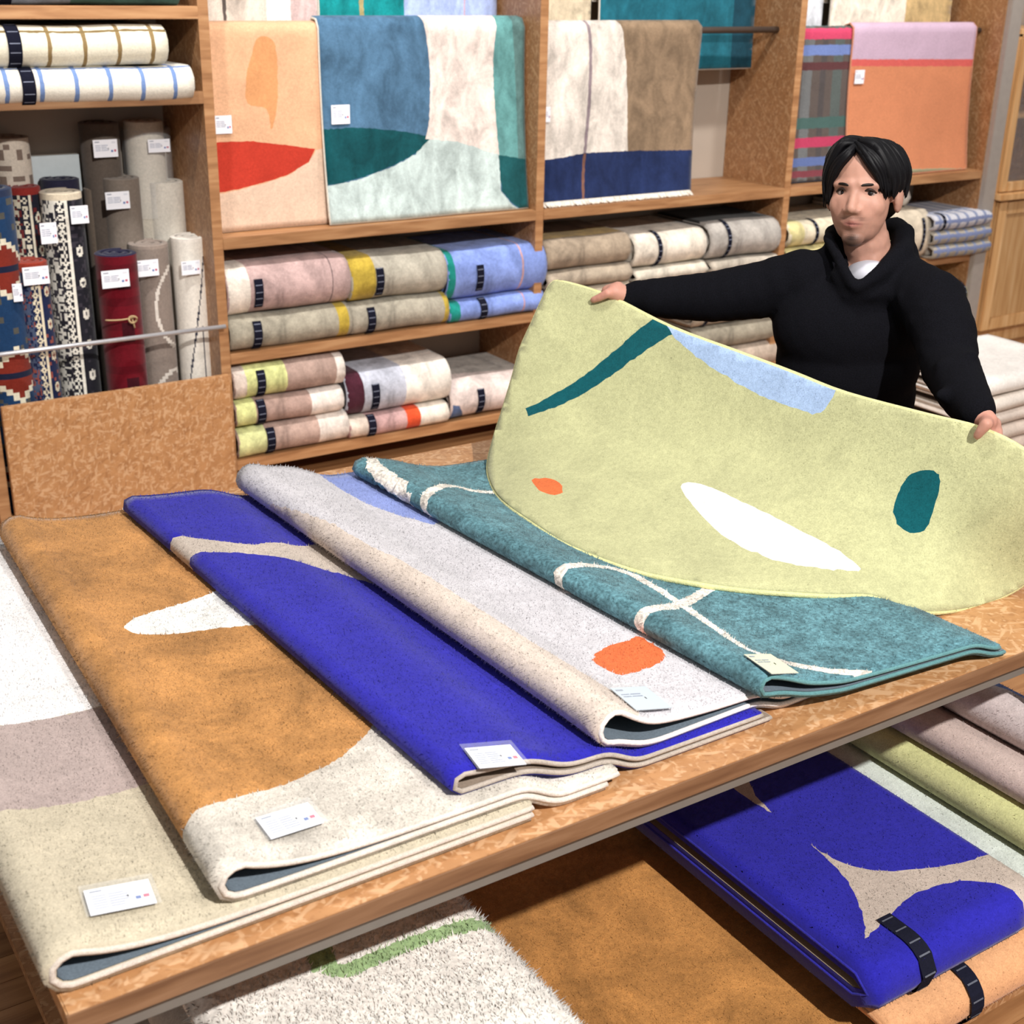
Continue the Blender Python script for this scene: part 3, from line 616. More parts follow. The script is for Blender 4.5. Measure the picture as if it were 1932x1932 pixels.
sheet(r4, [(X4a, 0), (X4b, 0), (X4b, L4), (X4a, L4)], [([st4(*p) for p in star], '#b8aa9e'), ([st4(*p) for p in ((1360, 1470), (1400, 1440), (1425, 1500), (1457, 1534), (1415, 1510))], '#b8aa9e')], '#282598', F4, M['plush'], tp=.039, step=.02, stepb=.004, backing='back_taupe', cord='#302e9c', cord_r=.003, fibre=FIB)
sx4 = st4(1655, 1745)
strap_on(r4, F4, sx4[0]+.005, .034, d4[9]-.03, d4[17]+.05, .039, .03, '#5d606a')
strap_on(bo, F5, 1.685, .034, L5*.42, L5*.54, .026, .03, '#5d606a')
# soft rugs at the right of the platform, each lapping over the one before
f6 = Fold(1.13, 2.2, 1.905, 1.905, 2.22, 2.22, plat, tp=.03, g0=.03, L=.2, gmin=.10)
r6 = thing('folded_rug', 'pale mint rug on the platform just right of the blue folded rug', 'rug', (2.2, 1.7, PZ), GL)
sheet(r6, f6.outline(), [([(-.02, 0), (.02, 0), (.02, 9), (-.02, 9)], '#c9cf9f'), ([(-.5, 0), (.04, 0), (.04, 1.30), (-.5, 1.27)], '#cdd0a2')], '#ccd4cc', f6.F, M['plush'], tp=.03, step=.015, stepb=.05, cord='#d8dab9', fibre=32000, fibre_min=-.1)
def xr_at(f, u, v):
    z = .3
    for _ in range(8): p = at(u, v, z=z); z = f(p[0], p[1])+.004
    return at(u, v, z=z)[0]
f7 = Fold(1.13, 2.2, xr_at(f6.top, 1790, 1533), xr_at(f6.top, 1790, 1533), 2.22, 2.22, f6.top, tp=.02, g0=.035, L=.2)
r7 = thing('folded_rug', 'yellow-green rug on the platform between the mint rug and the pink rug', 'rug', (2.2, 1.7, PZ), GL)
sheet(r7, f7.outline(), [], '#c6c78f', f7.F, M['plush'], tp=.02, step=.015, stepb=.05, cord='#d5d6a5', fibre=32000, fibre_min=-.1)
f8 = Fold(1.13, 2.2, xr_at(f7.top, 1815, 1465), xr_at(f7.top, 1815, 1465), 2.22, 2.22, f7.top, tp=.02, g0=.03, L=.2)
r8 = thing('folded_rug', 'dusty pink rug peeking out as a strip on the platform', 'rug', (2.3, 1.7, PZ), GL)
sheet(r8, f8.outline(), [], '#c3b0a8', f8.F, M['plush'], tp=.02, step=.015, stepb=.05, cord='#c9b8b0', fibre=32000, fibre_min=-.1)
f9 = Fold(1.13, 2.05, xr_at(f8.top, 1828, 1424), xr_at(f8.top, 1828, 1424), 2.22, 2.22, f8.top, tp=.02, g0=.05, L=.2)
r9 = thing('folded_rug', 'lilac-pink rug with a blue corner on top at the right end of the platform', 'rug', (2.3, 1.6, PZ), GL)
sheet(r9, f9.outline(), [(f9.poly([(1868, 1290), (1900, 1300), (1940, 1322), (2040, 1380), (2100, 1200), (1850, 1200)]), '#6b83bd')], '#c9bcba', f9.F, M['plush'], tp=.02, step=.015, stepb=.05, cord='#d0c4c2', fibre=32000, fibre_min=-.1)

# ------------------------------------------------------------------ folded rugs on the shelves
def zp(u, v): return at(u, v, y=YS-.01)[2]
def xp(u, v): return at(u, v, y=YS-.01)[0]
GS = 'folded rugs stacked on the shelves'
def sb(label, xl, xr, yb, yt, z0, h, base, bands=(), strap=None, yf=YS-.02, depth=.40, **kw):
    ym = (yb+yt)/2
    return bundle(label, xp(xl, ym), xp(xr, ym-(xr-xl)*.14), yf, depth, z0, h, base, bands, strap, GS, **kw)
Z1 = .535
grey, yel, blu, pnk = '#9d9686', '#b39a3f', '#7f93cf', '#b69b97'
ZT = lambda u, v: zp(u, v)
h1 = ZT(480, 597)-Z1; h2 = ZT(480, 503)-Z1-h1; g1 = ZT(697, 572)-Z1; g2 = ZT(697, 489)-Z1-g1; k1 = ZT(890, 567)-Z1; k2 = ZT(890, 474)-Z1-k1
sb('grey rug with a yellow right edge, lower left of the pile beneath the hanging rugs', 437, 664, 678, 604, Z1, h1, grey, [(.88, .97, yel)], .17)
sb('grey rug with a thin yellow edge, lower middle of the same shelf pile', 666, 846, 640, 570, Z1, g1, '#a0998a', [(.95, 1, yel)], .14)
sb('periwinkle blue rug with teal end, lower right of the shelf pile', 849, 1028, 620, 552, Z1, k1, blu, [(0, .1, '#1f8076'), (.76, .775, '#b58f95')], .30)
sb('dusty pink rug with a cream left end folded on the shelf', 431, 660, 603, 505, Z1+h1+.002, h2, pnk, [(0, .17, '#e0d5c8'), (.84, .85, '#6d5c5c')], .20)
sb('grey rug with a broad mustard left end folded on top of the shelf pile', 664, 842, 575, 490, Z1+g1+.002, g2, '#aaa496', [(0, .24, yel)], .24)
sb('periwinkle blue rug with a thin orange line on top of the shelf pile', 846, 1030, 550, 475, Z1+k1+.002, k2, blu, [(0, .06, '#1f8076'), (.74, .757, '#c79a92')], .27)
Z2 = .118
a1, a2, a3 = ZT(485, 806)-Z2, ZT(485, 755), ZT(485, 692)
sb('brown and white rug with lime end, bottom of the three-rug pile', 452, 658, 878, 806, Z2, a1, '#b0968a', [(0, .24, '#d2d59a'), (.72, 1, '#ddd2c8')], .24)
sb('brown and white rug with lime end, middle of the three-rug pile', 447, 648, 810, 758, Z2+a1+.002, a2-Z2-a1-.002, '#a98e83', [(0, .17, '#cdd08f'), (.69, 1, '#ded3ca')], .18)
sb('brown and lime rug on top of the three-rug pile', 443, 650, 757, 692, a2+.002, a3-a2, '#a38b80', [(0, .1, '#cfc0b4'), (.1, .46, '#cdd08f'), (.92, 1, '#ddd2c8')], .19)
b1_ = ZT(714, 782)-Z2
sb('pink, orange and cream banded rug beneath the pale blue and white one', 662, 846, 848, 785, Z2, b1_, '#c09b98', [(0, .17, '#d8c8b9'), (.56, .7, '#d2512f'), (.7, 1, '#e0d6c9')], .17)
sb('pale blue and white rug with maroon left end folded on the lower shelf', 656, 850, 775, 704, Z2+b1_+.002, ZT(714, 702)-Z2-b1_, '#b9bcc8', [(0, .15, '#4a2430'), (.55, 1, '#e2dacf')], .22)
bq = sb('pale pink rug with slate blue patch and grey back folded on the lower shelf', 852, 1018, 802, 722, Z2, ZT(890, 722)-Z2, '#d6c6bf', [], .28,
   regions=[([(0, .30), (0, .50), (.08, .49), (.16, .42), (.20, .30)], '#56688c'), ([(0, .72), (1, .62), (1.1, .62), (1.1, 1.1), (0, 1.1)], '#a9a39b')])
# second bay: piles of three, the lowest ones mostly hidden
def pile3(names, xl, xr, yt, y1_, cols, strap, **kw):
    zt = ZT((xl+xr)/2-10, yt); zm = ZT((xl+xr)/2-10, y1_); lo = (zm-Z1)/2-.001
    sb(names[0], xl, xr, y1_, yt, zm+.002, zt-zm, cols[0], [], strap, strapw=.022, strap_rng=(-.08, .10), **kw)
    sb(names[1], xl+2, xr+3, y1_+40, y1_, Z1+lo+.001, lo-.001, cols[1], [], None)
    sb(names[2], xl+2, xr+1, y1_+80, y1_+40, Z1, lo-.001, cols[2], [], None)
pile3(('brown-gold rug folded on top at the left end of the second bay', 'taupe rug folded under the brown-gold rug in the second bay', 'taupe rug at the bottom of the left pile in the second bay'), 1033, 1190, 451, 507, ('#9d8d7a', '#a69886', '#a89a88'), None, lines=[(.60, .14, '#a98c4d')])
pile3(('cream rug with a black strap on top of the middle pile in the second bay', 'cream rug lower in the middle pile in the second bay', 'cream rug at the bottom of the middle pile in the second bay'), 1200, 1332, 440, 503, ('#d9cfc0', '#cdc4b4', '#c9bfae'), .30)
pile3(('light grey rug with a black strap topping the right pile in the second bay', 'grey-beige rug under the light grey one in the second bay', 'grey-beige rug at the bottom of the right pile in the second bay'), 1342, 1472, 420, 488, ('#a8a29b', '#b0a698', '#aaa092'), .22, lines=[(.64, .6, '#22211f')])
sb('grey-beige rug with black strap and tan end under the outstretched arm', 1310, 1466, 645, 602, Z2+.235, .115, '#a99c8a', [(.68, .93, '#b39478')], .10, strapw=.022)
sb('grey-green rug second from the top under the outstretched arm', 1310, 1466, 680, 645, Z2+.12, .113, '#938b7b', [], None)
sb('dusty beige rug at the bottom of the pile under the outstretched arm', 1310, 1466, 710, 680, Z2, .118, '#b3a292', [], None)
# third bay
sb('cream rolled-up rug with a black strap left of the man', 1492, 1690, 462, 410, Z1+.14, .115, '#d8cdb4', [(0, .12, '#cfc48e')], .22, strapw=.02, strap_rng=(-.07, .08), tp=.022)
sb('cream rug with yellow edge beneath the strapped cream rug', 1492, 1690, 495, 462, Z1, .138, '#cfc48e', [], None, tp=.022)
sb('white folded rug behind the shoulder of the man', 1640, 1742, 430, 396, Z1+.255, .10, '#dcd4ca', [], None, yf=YS+.08, depth=.3)
sb('cream folded rug with a black strap behind the hood of the man', 1690, 1752, 500, 436, Z1, .25, '#cdc0ab', [], .72, strapw=.02, strap_rng=(-.07, .08))
for k, (zz, hh, lab) in enumerate(((Z1, .07, 'bottom'), (Z1+.072, .07, 'middle'), (Z1+.144, .08, 'top'))):
    pl = [(a, a+.05, '#8790ab') for a in np.arange(.05, 1, .16)]
    sb('blue and white checked blanket at the %s of the pile beside the grey post' % lab, 1752, 1858, 480-k*20, 440-k*16, zz, hh, '#c8c8cf' if k == 2 else '#a79f93', pl, .12 if k == 2 else None, mat='weave', tp=.012, lines=[(.5, .012, '#7882a5'), (.62, .02, '#8790ab')], strapw=.02, strap_rng=(-.07, .08), yf=YS-.06)
sb('yellow-green rolled rug behind the left arm of the man', 1600, 1832, 612, 552, Z2+.12, .14, '#b8b487', [], .93, tp=.025, strapw=.02, strap_rng=(-.07, .08))
sb('yellow-green rug on the lower shelf under the rolled one', 1600, 1832, 660, 615, Z2, .118, '#a9a57e', [], None)
# left bay: checked blankets
Z0 = 1.46
def checks(col, n, ph=.02, w_=.012): return [(ph+i/n, ph+i/n+w_, col) for i in range(n)]
xa, xb = .45, xp(364, 180)
sb_ = bundle('white blanket with blue checks, lower of the two on the left shelf', xa, xb, YS-.035, .42, Z0-.028, .112, '#e2ddd0', checks('#7089b8', 11, .03, .012), None, GS, 'weave', .010, lines=[(.56, .008, '#7089b8'), (.66, .008, '#7089b8')])
strap_on(sb_, path_F(u_path(YS-.035, .42, Z0-.028, .112, .010))[0], xp(40, 180), .042, .36, .56, .010, .034)
xb2 = xp(316, 120)
sb_ = bundle('cream blanket with brown checks, upper of the two on the left shelf', xa, xb2, YS-.03, .42, Z0+.086, .125, '#e0dac6', checks('#8a7450', 10, .05, .012), None, GS, 'weave', .010, lines=[(.545, .008, '#7d6a48')])
strap_on(sb_, path_F(u_path(YS-.03, .42, Z0+.086, .125, .010))[0], xp(16, 120), .042, .36, .56, .010, .034)
sb_ = bundle('slate blue and green rug folded on the top left shelf', xa, xp(342, 10), YS-.02, .42, 1.731, .13, '#7d8da0', [(.70, 1, '#3f6a62')], None, GS, 'velvet', .02)
strap_on(sb_, path_F(u_path(YS-.02, .42, 1.731, .13, .02))[0], xp(2, 10), .036, .34, .56, .02, .034)

# ------------------------------------------------------------------ hanging rugs
GH = 'rugs hanging over the rails'
class Hang:
    def __init__(s, yr, zr, zb, ytoe, zback, bow=.02, r=.02):
        zz = np.linspace(0, 1, 30); front = [(ytoe+(yr-r-ytoe)*(1-(1-t)**2.2)-bow*0*t, zb+(zr-zb)*t) for t in zz]
        th = np.linspace(math.pi, 0, 13)[1:]; arc = [(yr+r*math.cos(a), zr+r*math.sin(a)) for a in th]
        s.path = np.array(front+arc+[(yr+r, zback)]); s.nf = 30
        s.F, s.L, s.d = path_F(s.path)
    def st(s, u, v):
        y = s.path[15, 0]
        for _ in range(10):
            p = at(u, v, y=y); y = float(np.interp(p[2], s.path[:30, 1], s.path[:30, 0]))
        p = at(u, v, y=y)
        T = float(np.interp(p[2], s.path[:30, 1], s.d[:30]))
        if p[2] > s.path[29, 1]: T += (p[2]-s.path[29, 1])*1.3
        if p[2] < s.path[0, 1]: T -= s.path[0, 1]-p[2]
        return (p[0], T)
def hang(label, xl, xr, h, base, regs, mat='velvet', tp=.012, cord='#d8cfc4', tagpx=None, taper=0.0, fibre=0, wav=.004):
    """xl/xr world edges of the rug"""
    th = thing('hanging_rug', label, 'rug', ((xl+xr)/2, h.path[0, 0], h.path[0, 1]), GH)
    ph = random.random()*6
    def F(S, T):
        P = h.F(S, T); k = np.clip(1-T/h.d[29], 0, 1); P[:, 1] += wav*np.sin(S*11+ph)*k; P[:, 0] += (S-xl)*taper*k; return P
    sheet(th, [(xl, 0), (xr, 0), (xr, h.L), (xl, h.L)], [([h.st(*p) for p in poly] if not isinstance(poly, dict) else poly['st'], c) for poly, c in regs], base, F, M[mat], tp=tp, step=.03, stepb=.02, jag=.001, backing='back_taupe', cord=cord, cord_r=.005, fibre=fibre)
    if tagpx:
        (a, b), wd, hg = tagpx; p = h.st(a, b); P = F(np.array([p[0]]), np.array([p[1]]))[0]
        price_tag(th, P+np.array([0, -tp-.006, 0]), (1, 0, 0), (0, 0, 1), (0, -1, 0), wd, hg, sleeve=False, lines=4)
    return th
hA = Hang(4.66, 1.648, .963, 4.625, 1.0); hB = Hang(4.66, 1.652, .963, 4.575, 1.0, r=.034)
xs = lambda u, v, h: h.st(u, v)[0]
hang('peach rug with a red leaf shape hanging at the left of the first bay', UP[1]+UT+.004, xs(612, 200, hA), hA, '#d9aa86',
     [([(370, 272), (415, 268), (470, 266), (530, 272), (592, 281), (580, 305), (540, 330), (500, 343), (450, 356), (415, 362), (370, 372)], '#b83a2b'),
      ([(370, 374), (415, 364), (450, 358), (500, 345), (540, 331), (580, 306), (594, 282), (640, 270), (640, 480), (370, 480)], '#d9bda6'),
      (smooth_curve([(470, 110), (485, 70), (515, 80), (522, 150), (520, 200), (510, 245), (500, 205), (465, 195), (462, 150)], 4, True), '#d29666')],
     mat='plush', tagpx=((403, 252), .062, .062), cord='#e0cdb8')
hang('slate blue, teal and pale pink curved-pattern rug hanging in the first bay', xs(606, 200, hB), xs(986, 200, hB), hB, '#4b6c88',
     [([(600, 245), (650, 241), (700, 242), (760, 248), (812, 258), (800, 275), (780, 290), (740, 312), (680, 335), (640, 346), (600, 352)], '#134a50'),
      ([(600, 353), (640, 347), (680, 337), (740, 313), (780, 291), (800, 270), (812, 258), (870, 268), (940, 290), (942, 360), (965, 388), (985, 398), (1000, 480), (560, 480)], '#bccbc8'),
      ([(790, 20), (800, 60), (808, 120), (809, 180), (806, 230), (800, 262), (860, 267), (939, 292), (935, 230), (928, 160), (928, 100), (934, 50), (935, 20)], '#e0d2c9'),
      ([(935, 20), (934, 50), (928, 100), (928, 160), (934, 240), (939, 295), (1030, 310), (1030, 20)], '#5f9291'),
      ([(962, 20), (968, 120), (972, 220), (974, 305), (1030, 310), (1030, 20)], '#5a7a78'),
      ([(938, 292), (1030, 308), (1030, 420), (990, 402), (965, 385), (945, 362), (940, 330)], '#1c5155')], tagpx=((622, 234), .075, .068), cord='#d9d3c6')
hC = Hang(4.66, 1.638, .963, 4.585, 1.0, r=.03)
rC = hang('cream, brown and navy rug hanging at the left of the second bay', UP[2]+UT+.004, xs(1318, 120, hC), hC, '#d3cac0',
     [([(1162, 30), (1172, 60), (1180, 120), (1184, 180), (1188, 285), (1340, 283), (1340, 20)], '#85705a'),
      (ribbon([(1102, 30), (1110, 70), (1112, 130), (1110, 200), (1106, 250), (1103, 290)], 6, 3), '#8d7e83'),
      ([(1000, 305), (1060, 297), (1100, 289), (1150, 286), (1200, 284), (1340, 282), (1340, 420), (1000, 420)], '#1f2c52'),
      (ribbon([(1103, 290), (1100, 330), (1101, 380), (1102, 400)], 5, 3), '#7a5648')], tagpx=((1022, 230), .03, .06), cord='#cfc0a8', taper=-.05)
fr = MB(); rsf = random.Random(4); xx = UP[2]+UT+.006
while xx < xs(1296, 300, hC):      # knotted fringe along the lower edge
    fr.tube([(xx, 4.572, .975), (xx+rsf.uniform(-.004, .004), 4.560, .966), (xx+rsf.uniform(-.006, .006), 4.545-rsf.random()*.012, .9605)], [.0045, .0045, .002], 5); xx += .007
fr.build('fringe', plain('fringe_cotton', '#e4dccf', .95), rC, True)
hD = Hang(4.66, 1.628, .963, 4.60, 1.0, r=.02); hE = Hang(4.66, 1.632, .963, 4.575, 1.0, r=.03)
xr_ = xs(1610, 100, hD); xl_ = UP[3]+UT+.004; Wd = xr_-xl_
pr = [({'st': [(xl_+a*Wd, -1), (xl_+b*Wd, -1), (xl_+b*Wd, 3), (xl_+a*Wd, 3)]}, c) for a, b, c in ((0, .12, '#8d3b48'), (.26, .40, '#6d6f70'), (.52, .60, '#514c4c'), (.7, .84, '#58605e'))]
for t0, wd, c in ((.02, .03, '#7a4048'), (.07, .04, '#5f6f9f'), (.155, .045, '#b5415f'), (.24, .05, '#4a6460'), (.50, .035, '#5c3a3c'), (.565, .045, '#6f82b8'), (.635, .045, '#c84868'), (.69, .03, '#4f6b68')):
    pr.append(({'st': [(xl_-.1, t0), (xr_+.1, t0), (xr_+.1, t0+wd), (xl_-.1, t0+wd)]}, c))
hang('dark plaid blanket with pink and blue bands hanging beside the orange one', xl_, xr_, hD, '#5d5450', pr, mat='weave', tp=.006, cord='#2a2a34')
hang('orange blanket with a lilac band and coral stripe hanging above the man', xs(1606, 100, hE), xs(1836, 100, hE), hE, '#cf8762',
     [([(1560, 0), (1560, 112), (1605, 112), (1835, 112), (1890, 112), (1890, 0)], '#c3a9bd'), ([(1560, 112), (1890, 112), (1890, 125), (1560, 125)], '#d0625c'),
      ([(1560, 322), (1890, 316), (1890, 326), (1560, 332)], '#a9ab8c')], mat='weave', tp=.006, cord='#c98a6c', tagpx=((1608, 158), .062, .062))
# upper rails: rugs that hang in from above the frame
def hup(label, xl, xr, zb, base, cols, mat='velvet', yr=4.85):
    h = Hang(yr, 2.15, zb, yr-.03, 1.75, r=.02); th = hang(label, xl, xr, h, base, [({'st': [(xl+a*(xr-xl), -1), (xl+b*(xr-xl), -1), (xl+b*(xr-xl), 3), (xl+a*(xr-xl), 3)]}, c) for a, b, c in cols], mat=mat); return th
hup('cream and white rug with a dark line on the upper rail, first bay', 1.73, 2.26, 1.2, '#d5c9bc', [(.30, .325, '#5d5450'), (.62, .8, '#efe9e4'), (.8, 1, '#cdb4b0')])
hup('teal and pale blue rug on the upper rail, first bay', 2.27, 3.05, 1.2, '#18888a', [(.21, .235, '#a99a6c'), (.46, 1, '#a9b9e2'), (.8, .81, '#c3a8b8')])
hup('beige and cream rug on the upper rail, second bay', 3.11, 3.52, 1.25, '#b5a58c', [(.42, 1, '#d5c5aa')])
hup('mottled petrol blue rug on the upper rail, second bay', 3.53, 4.40, 1.47, '#1f6070', [(.85, 1, '#17404f')], yr=4.80)
hup('white rug with grey foot on the upper rail, third bay', 4.49, 4.87, 1.4, '#dfe2e8', [])
hup('cream and tan rug on the upper rail, third bay', 4.93, 5.78, 1.4, '#e6dccb', [(.6, 1, '#c3a878')])
# ------------------------------------------------------------------ standing rolls in the left bay
GR = 'rug rolls standing in the left bay'
ZR = .061
def roll(label, u, v, y, r, ztop, col, capcol=None, turns=2.6, nz=1, ex=1.0, tags=(), wrap=None, mat='plush', lean=0.0, seed=0):
    """u,v: pixel of the roll's top centre at depth y"""
    c = at(u, v, y=y); cx = c[0]; th = thing('rug_roll', label, 'rug roll', (cx, y, ZR), GR)
    q_ = 44 if nz == 1 else 80; n = int(q_*turns); t = r*.9/(turns*1.25); ang = np.linspace(0, turns*2*math.pi, n+1); ro = r-t*1.12*ang/(2*math.pi)
    zs = np.linspace(ZR, ztop, nz+1); V = []; Fc = []; C = []
    capcol = capcol or col(0, ztop) if callable(col) else (capcol or col)
    def P(a, rr, z): k = (z-ZR)*lean; return (cx+ex*rr*math.sin(a)+k, y-rr*math.cos(a), z)
    a0 = ang-math.pi*1.15
    nf = q_+1
    # outer turn wall
    for z in zs:
        for i in range(nf): V.append(P(a0[i], ro[i], z))
    for k in range(nz):
        for i in range(nf-1):
            Fc.append((k*nf+i, k*nf+i+1, (k+1)*nf+i+1, (k+1)*nf+i)); zc = (zs[k]+zs[k+1])/2; C.append(lin((capcol if zc > ztop-(.022 if nz > 100 else .006) else col((a0[i]+a0[i+1])/2, zc)) if callable(col) else col))
    # spiral end on top, slightly domed, with the gaps going down
    b = len(V)
    for i in range(n+1):
        zz = ztop+.003; V += [P(a0[i], ro[i], ztop-.001), P(a0[i], ro[i]-t*.25, zz), P(a0[i], max(.002, ro[i]-t*.85), zz), P(a0[i], max(.001, ro[i]-t), ztop-.05)]
    for i in range(n):
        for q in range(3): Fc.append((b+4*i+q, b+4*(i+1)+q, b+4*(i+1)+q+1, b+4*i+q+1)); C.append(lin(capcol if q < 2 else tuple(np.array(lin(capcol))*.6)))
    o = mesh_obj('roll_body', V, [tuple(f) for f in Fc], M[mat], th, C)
    for (tu, tv, wd, hg) in tags:
        p = at(tu, tv, y=y-r-.004); price_tag(th, p-np.array([wd/2, 0, hg/2]), (1, 0, 0), (0, 0, 1), (0, -1, 0), wd, hg, sleeve=False, lines=4)
    if wrap is not None:
        mb = MB(); z0, z1 = wrap; pts = [P(a, r+.004, 0) for a in np.linspace(-math.pi, math.pi, 33)]
        for i in range(32): mb.add([(pts[i][0], pts[i][1], z0), (pts[i+1][0], pts[i+1][1], z0), (pts[i+1][0], pts[i+1][1], z1), (pts[i][0], pts[i][1], z1)], [(0, 1, 2, 3)])
        mb.build('plastic_wrap', M['sleeve'], th, True)
    return th
def hsh(i, j, k=0): return (math.sin(i*12.9898+j*78.233+k*37.719)*43758.5453) % 1
def oriental(ground, border, light, accent, stripe_at=.15, cell=.020, seed=0):
    """banded vertical borders with small motifs, a plain guard stripe, then a field with sparse rosettes"""
    def f(a, z):
        s = a*.085; j = int(z/cell*1.0); i = int((s+5)/cell)
        if z > 9: return light
        u_ = s-stripe_at*.1
        if u_ < -.055: return border if hsh(i*2, j*2, seed) > .5 else (accent if hsh(i, j, seed+1) > .55 else ground)
        if u_ < -.02:
            zz = (z % .026)/.026; m_ = abs(u_+.0375)/.0175
            return light if (m_+abs(zz-.5)*2) < 1.0 and not (m_+abs(zz-.5)*2) < .35 else ground
        if u_ < -.005: return light
        zz = (z % .11)/.11-.5; d = math.hypot((u_-.03)/.02, zz*.11/.02)
        if d < .9 and d > .35: return light
        if d <= .35: return accent
        return accent if hsh(int(z/.012), int(s/.012), seed+5) > .86 else ground
    return f
def kilim(a, z):
    s = a*.11; zz = (z % .36)/.36; t = abs(s-.02)*5
    st = round(t*8)/8
    if abs(zz-.55) < .20-st*.35+.02: return '#7c2d22' if abs(zz-.55) > .03 else '#1b2138'
    if abs(zz-.55) < .25-st*.35+.03: return '#ddd6bf'
    return '#1d3a5e' if hsh(int(z/.02), int(s/.02)) > .12 else '#51504a'
def curve_grey(a, z):
    s = a*.085
    for (c0, z0, r0) in ((.10, .70, .12), (.05, .33, .11)):
        d = math.hypot(s-c0, (z-z0)*.8); 
        if abs(d-r0) < .007: return '#d8d0c6'
    return '#8b7e75'
def white_lines(a, z):
    s = a*.08
    if abs(s-.028-.05*math.sin((z-.3)*4)) < .005 or abs(s+.01-(z-.66)*.25) < .004 or abs(s-.012) < .003 and z < .62: return '#3a3a48'
    return '#e3ddd2'
def darkred(a, z):
    s = a*.085; zz = z % .19
    if .05 < zz < .12 and -.035 < s < .02: return '#3c0f18'
    return '#66111d' if hsh(int(z/.03), 1) > .3 else '#5a0f1a'
def mottled(a, z): return '#cbbfb0' if hsh(int(z/.016), int((a*.09+3)/.03)) > .3 else '#7a6a60'
roll('navy and brick-red kilim roll at the far left edge', -28, 352, 4.62, .105, 1.17, kilim, '#26314c', nz=160)
roll('short roll with a brick-red top and navy border pattern at the front', 57, 484, 4.60, .068, .925, oriental('#1c2547', '#4a5670', '#d9cfb6', '#8c4a40', .2, .008, 1), '#963a2a', nz=150, tags=((68, 520, .085, .06), (33, 552, .03, .06)))
roll('tall black and white patterned roll with a cream top', 118, 372, 4.70, .083, 1.13, oriental('#23222a', '#e3dfd4', '#ece7da', '#3b3740', .0, .009, 2), '#d9ccb4', nz=160, tags=((92, 440, .055, .07), (150, 405, .06, .06)))
roll('roll with a dark red top behind the cream-topped patterned roll', 47, 366, 4.77, .068, 1.145, oriental('#23232f', '#cfc6b0', '#ddd5c0', '#6b2a2a', .1, .010, 3), '#8a2f2a', nz=150)
roll('roll with a navy top standing behind the cream-topped one', 117, 356, 4.86, .08, 1.15, '#2c2b3e', '#1e1f3a')
roll('deep red roll with a navy top tied with twine', 222, 486, 4.60, .085, .925, darkred, '#20203c', nz=60, tags=((218, 526, .095, .06),))
roll('taupe roll with a white curving line', 283, 468, 4.70, .083, .93, curve_grey, '#9b8d83', nz=80, tags=((277, 506, .085, .058),))
roll('white roll with dark fine lines at the right end', 357, 456, 4.68, .073, .945, white_lines, '#e8e2d8', nz=80, tags=((360, 505, .07, .05),))
roll('grey-brown roll with a card in the middle row', 230, 338, 4.80, .078, 1.15, '#7d7268', '#8d8379', tags=((222, 378, .085, .06),))
roll('plain off-white roll in the middle row at the right', 312, 345, 4.82, .082, 1.125, '#d6d0c4', '#dcd6ca')
roll('narrow brown-grey roll between the patterned and the grey rolls', 186, 372, 4.86, .055, 1.11, '#7a6c5f', '#84766a')
roll('dark grey-brown roll at the back with a card', 189, 240, 4.86, .082, 1.335, '#5f554d', '#6a5f56', tags=((199, 280, .085, .06),))
roll('cream roll in clear plastic at the back', 273, 234, 4.86, .083, 1.335, '#cfc7b8', '#d8d0c2', tags=((300, 275, .08, .045),), wrap=(1.0, 1.31))
roll('mottled beige and brown roll at the back left', 18, 252, 4.86, .08, 1.30, mottled, '#a89a8c', nz=70)
# twine knot on the deep red roll
rr_ = next(o for o in bpy.data.objects if o.get('label') == 'deep red roll with a navy top tied with twine')
tw = at(235, 602, y=4.51); mb = MB()
mb.tube([tw+np.array([.085*math.sin(a)-.02, .087-.087*math.cos(a)-.005, -.003*a]) for a in np.linspace(-.55, 1.2, 14)], .003, 6)
kn = tw+np.array([.028, .002, -.004])
mb.tube([kn+np.array([.014*math.cos(a), -.006-.004*math.sin(2*a), .012*math.sin(a)]) for a in np.linspace(0, 6.0, 16)], .0035, 6); mb.tube([kn, kn+np.array([.004, -.006, -.03])], .003, 6)
mb.build('twine', plain('twine', '#b59a72', .9), rr_, True)
# pale board leaning at the back
mb = MB(); a = at(58, 352, y=4.93); c = at(146, 290, y=4.93); mb.box((a[0], 4.915, .7), (c[0], 4.93, c[2])); o = mb.build('backing_board', plain('pale_board', '#c3cbcd', .7)); tag(o, 'pale grey blank board leaning behind the standing rolls', 'board')

# ------------------------------------------------------------------ the yellow-green rug being held up
def depth_z(u, v, z): return (z-CAM_H)/ray(u, v)[2]
CT = [(922, 880, depth_z(922, 880, .80)), (950, 955, depth_z(950, 955, .80)), (1080, 1042, depth_z(1080, 1042, .805)), (1300, 1107, depth_z(1300, 1107, .80)), (1500, 1127, depth_z(1500, 1127, .798)), (1640, 1130, depth_z(1640, 1130, .79)), (1750, 1159, depth_z(1750, 1159, .758)), (1910, 1112, depth_z(1910, 1112, .758)), (2020, 1000, 2.50),
      (1060, 533, 3.12), (1150, 560, 3.06), (1270, 620, 2.97), (1400, 668, 2.86), (1600, 745, 2.68), (1750, 785, 2.56), (1860, 812, 2.49), (1960, 862, 2.45), (2030, 900, 2.46),
      (985, 690, 3.12), (1100, 780, 3.04), (1300, 870, 2.86), (1500, 920, 2.69), (1700, 950, 2.56), (1860, 960, 2.50)]
CT = np.array(CT)
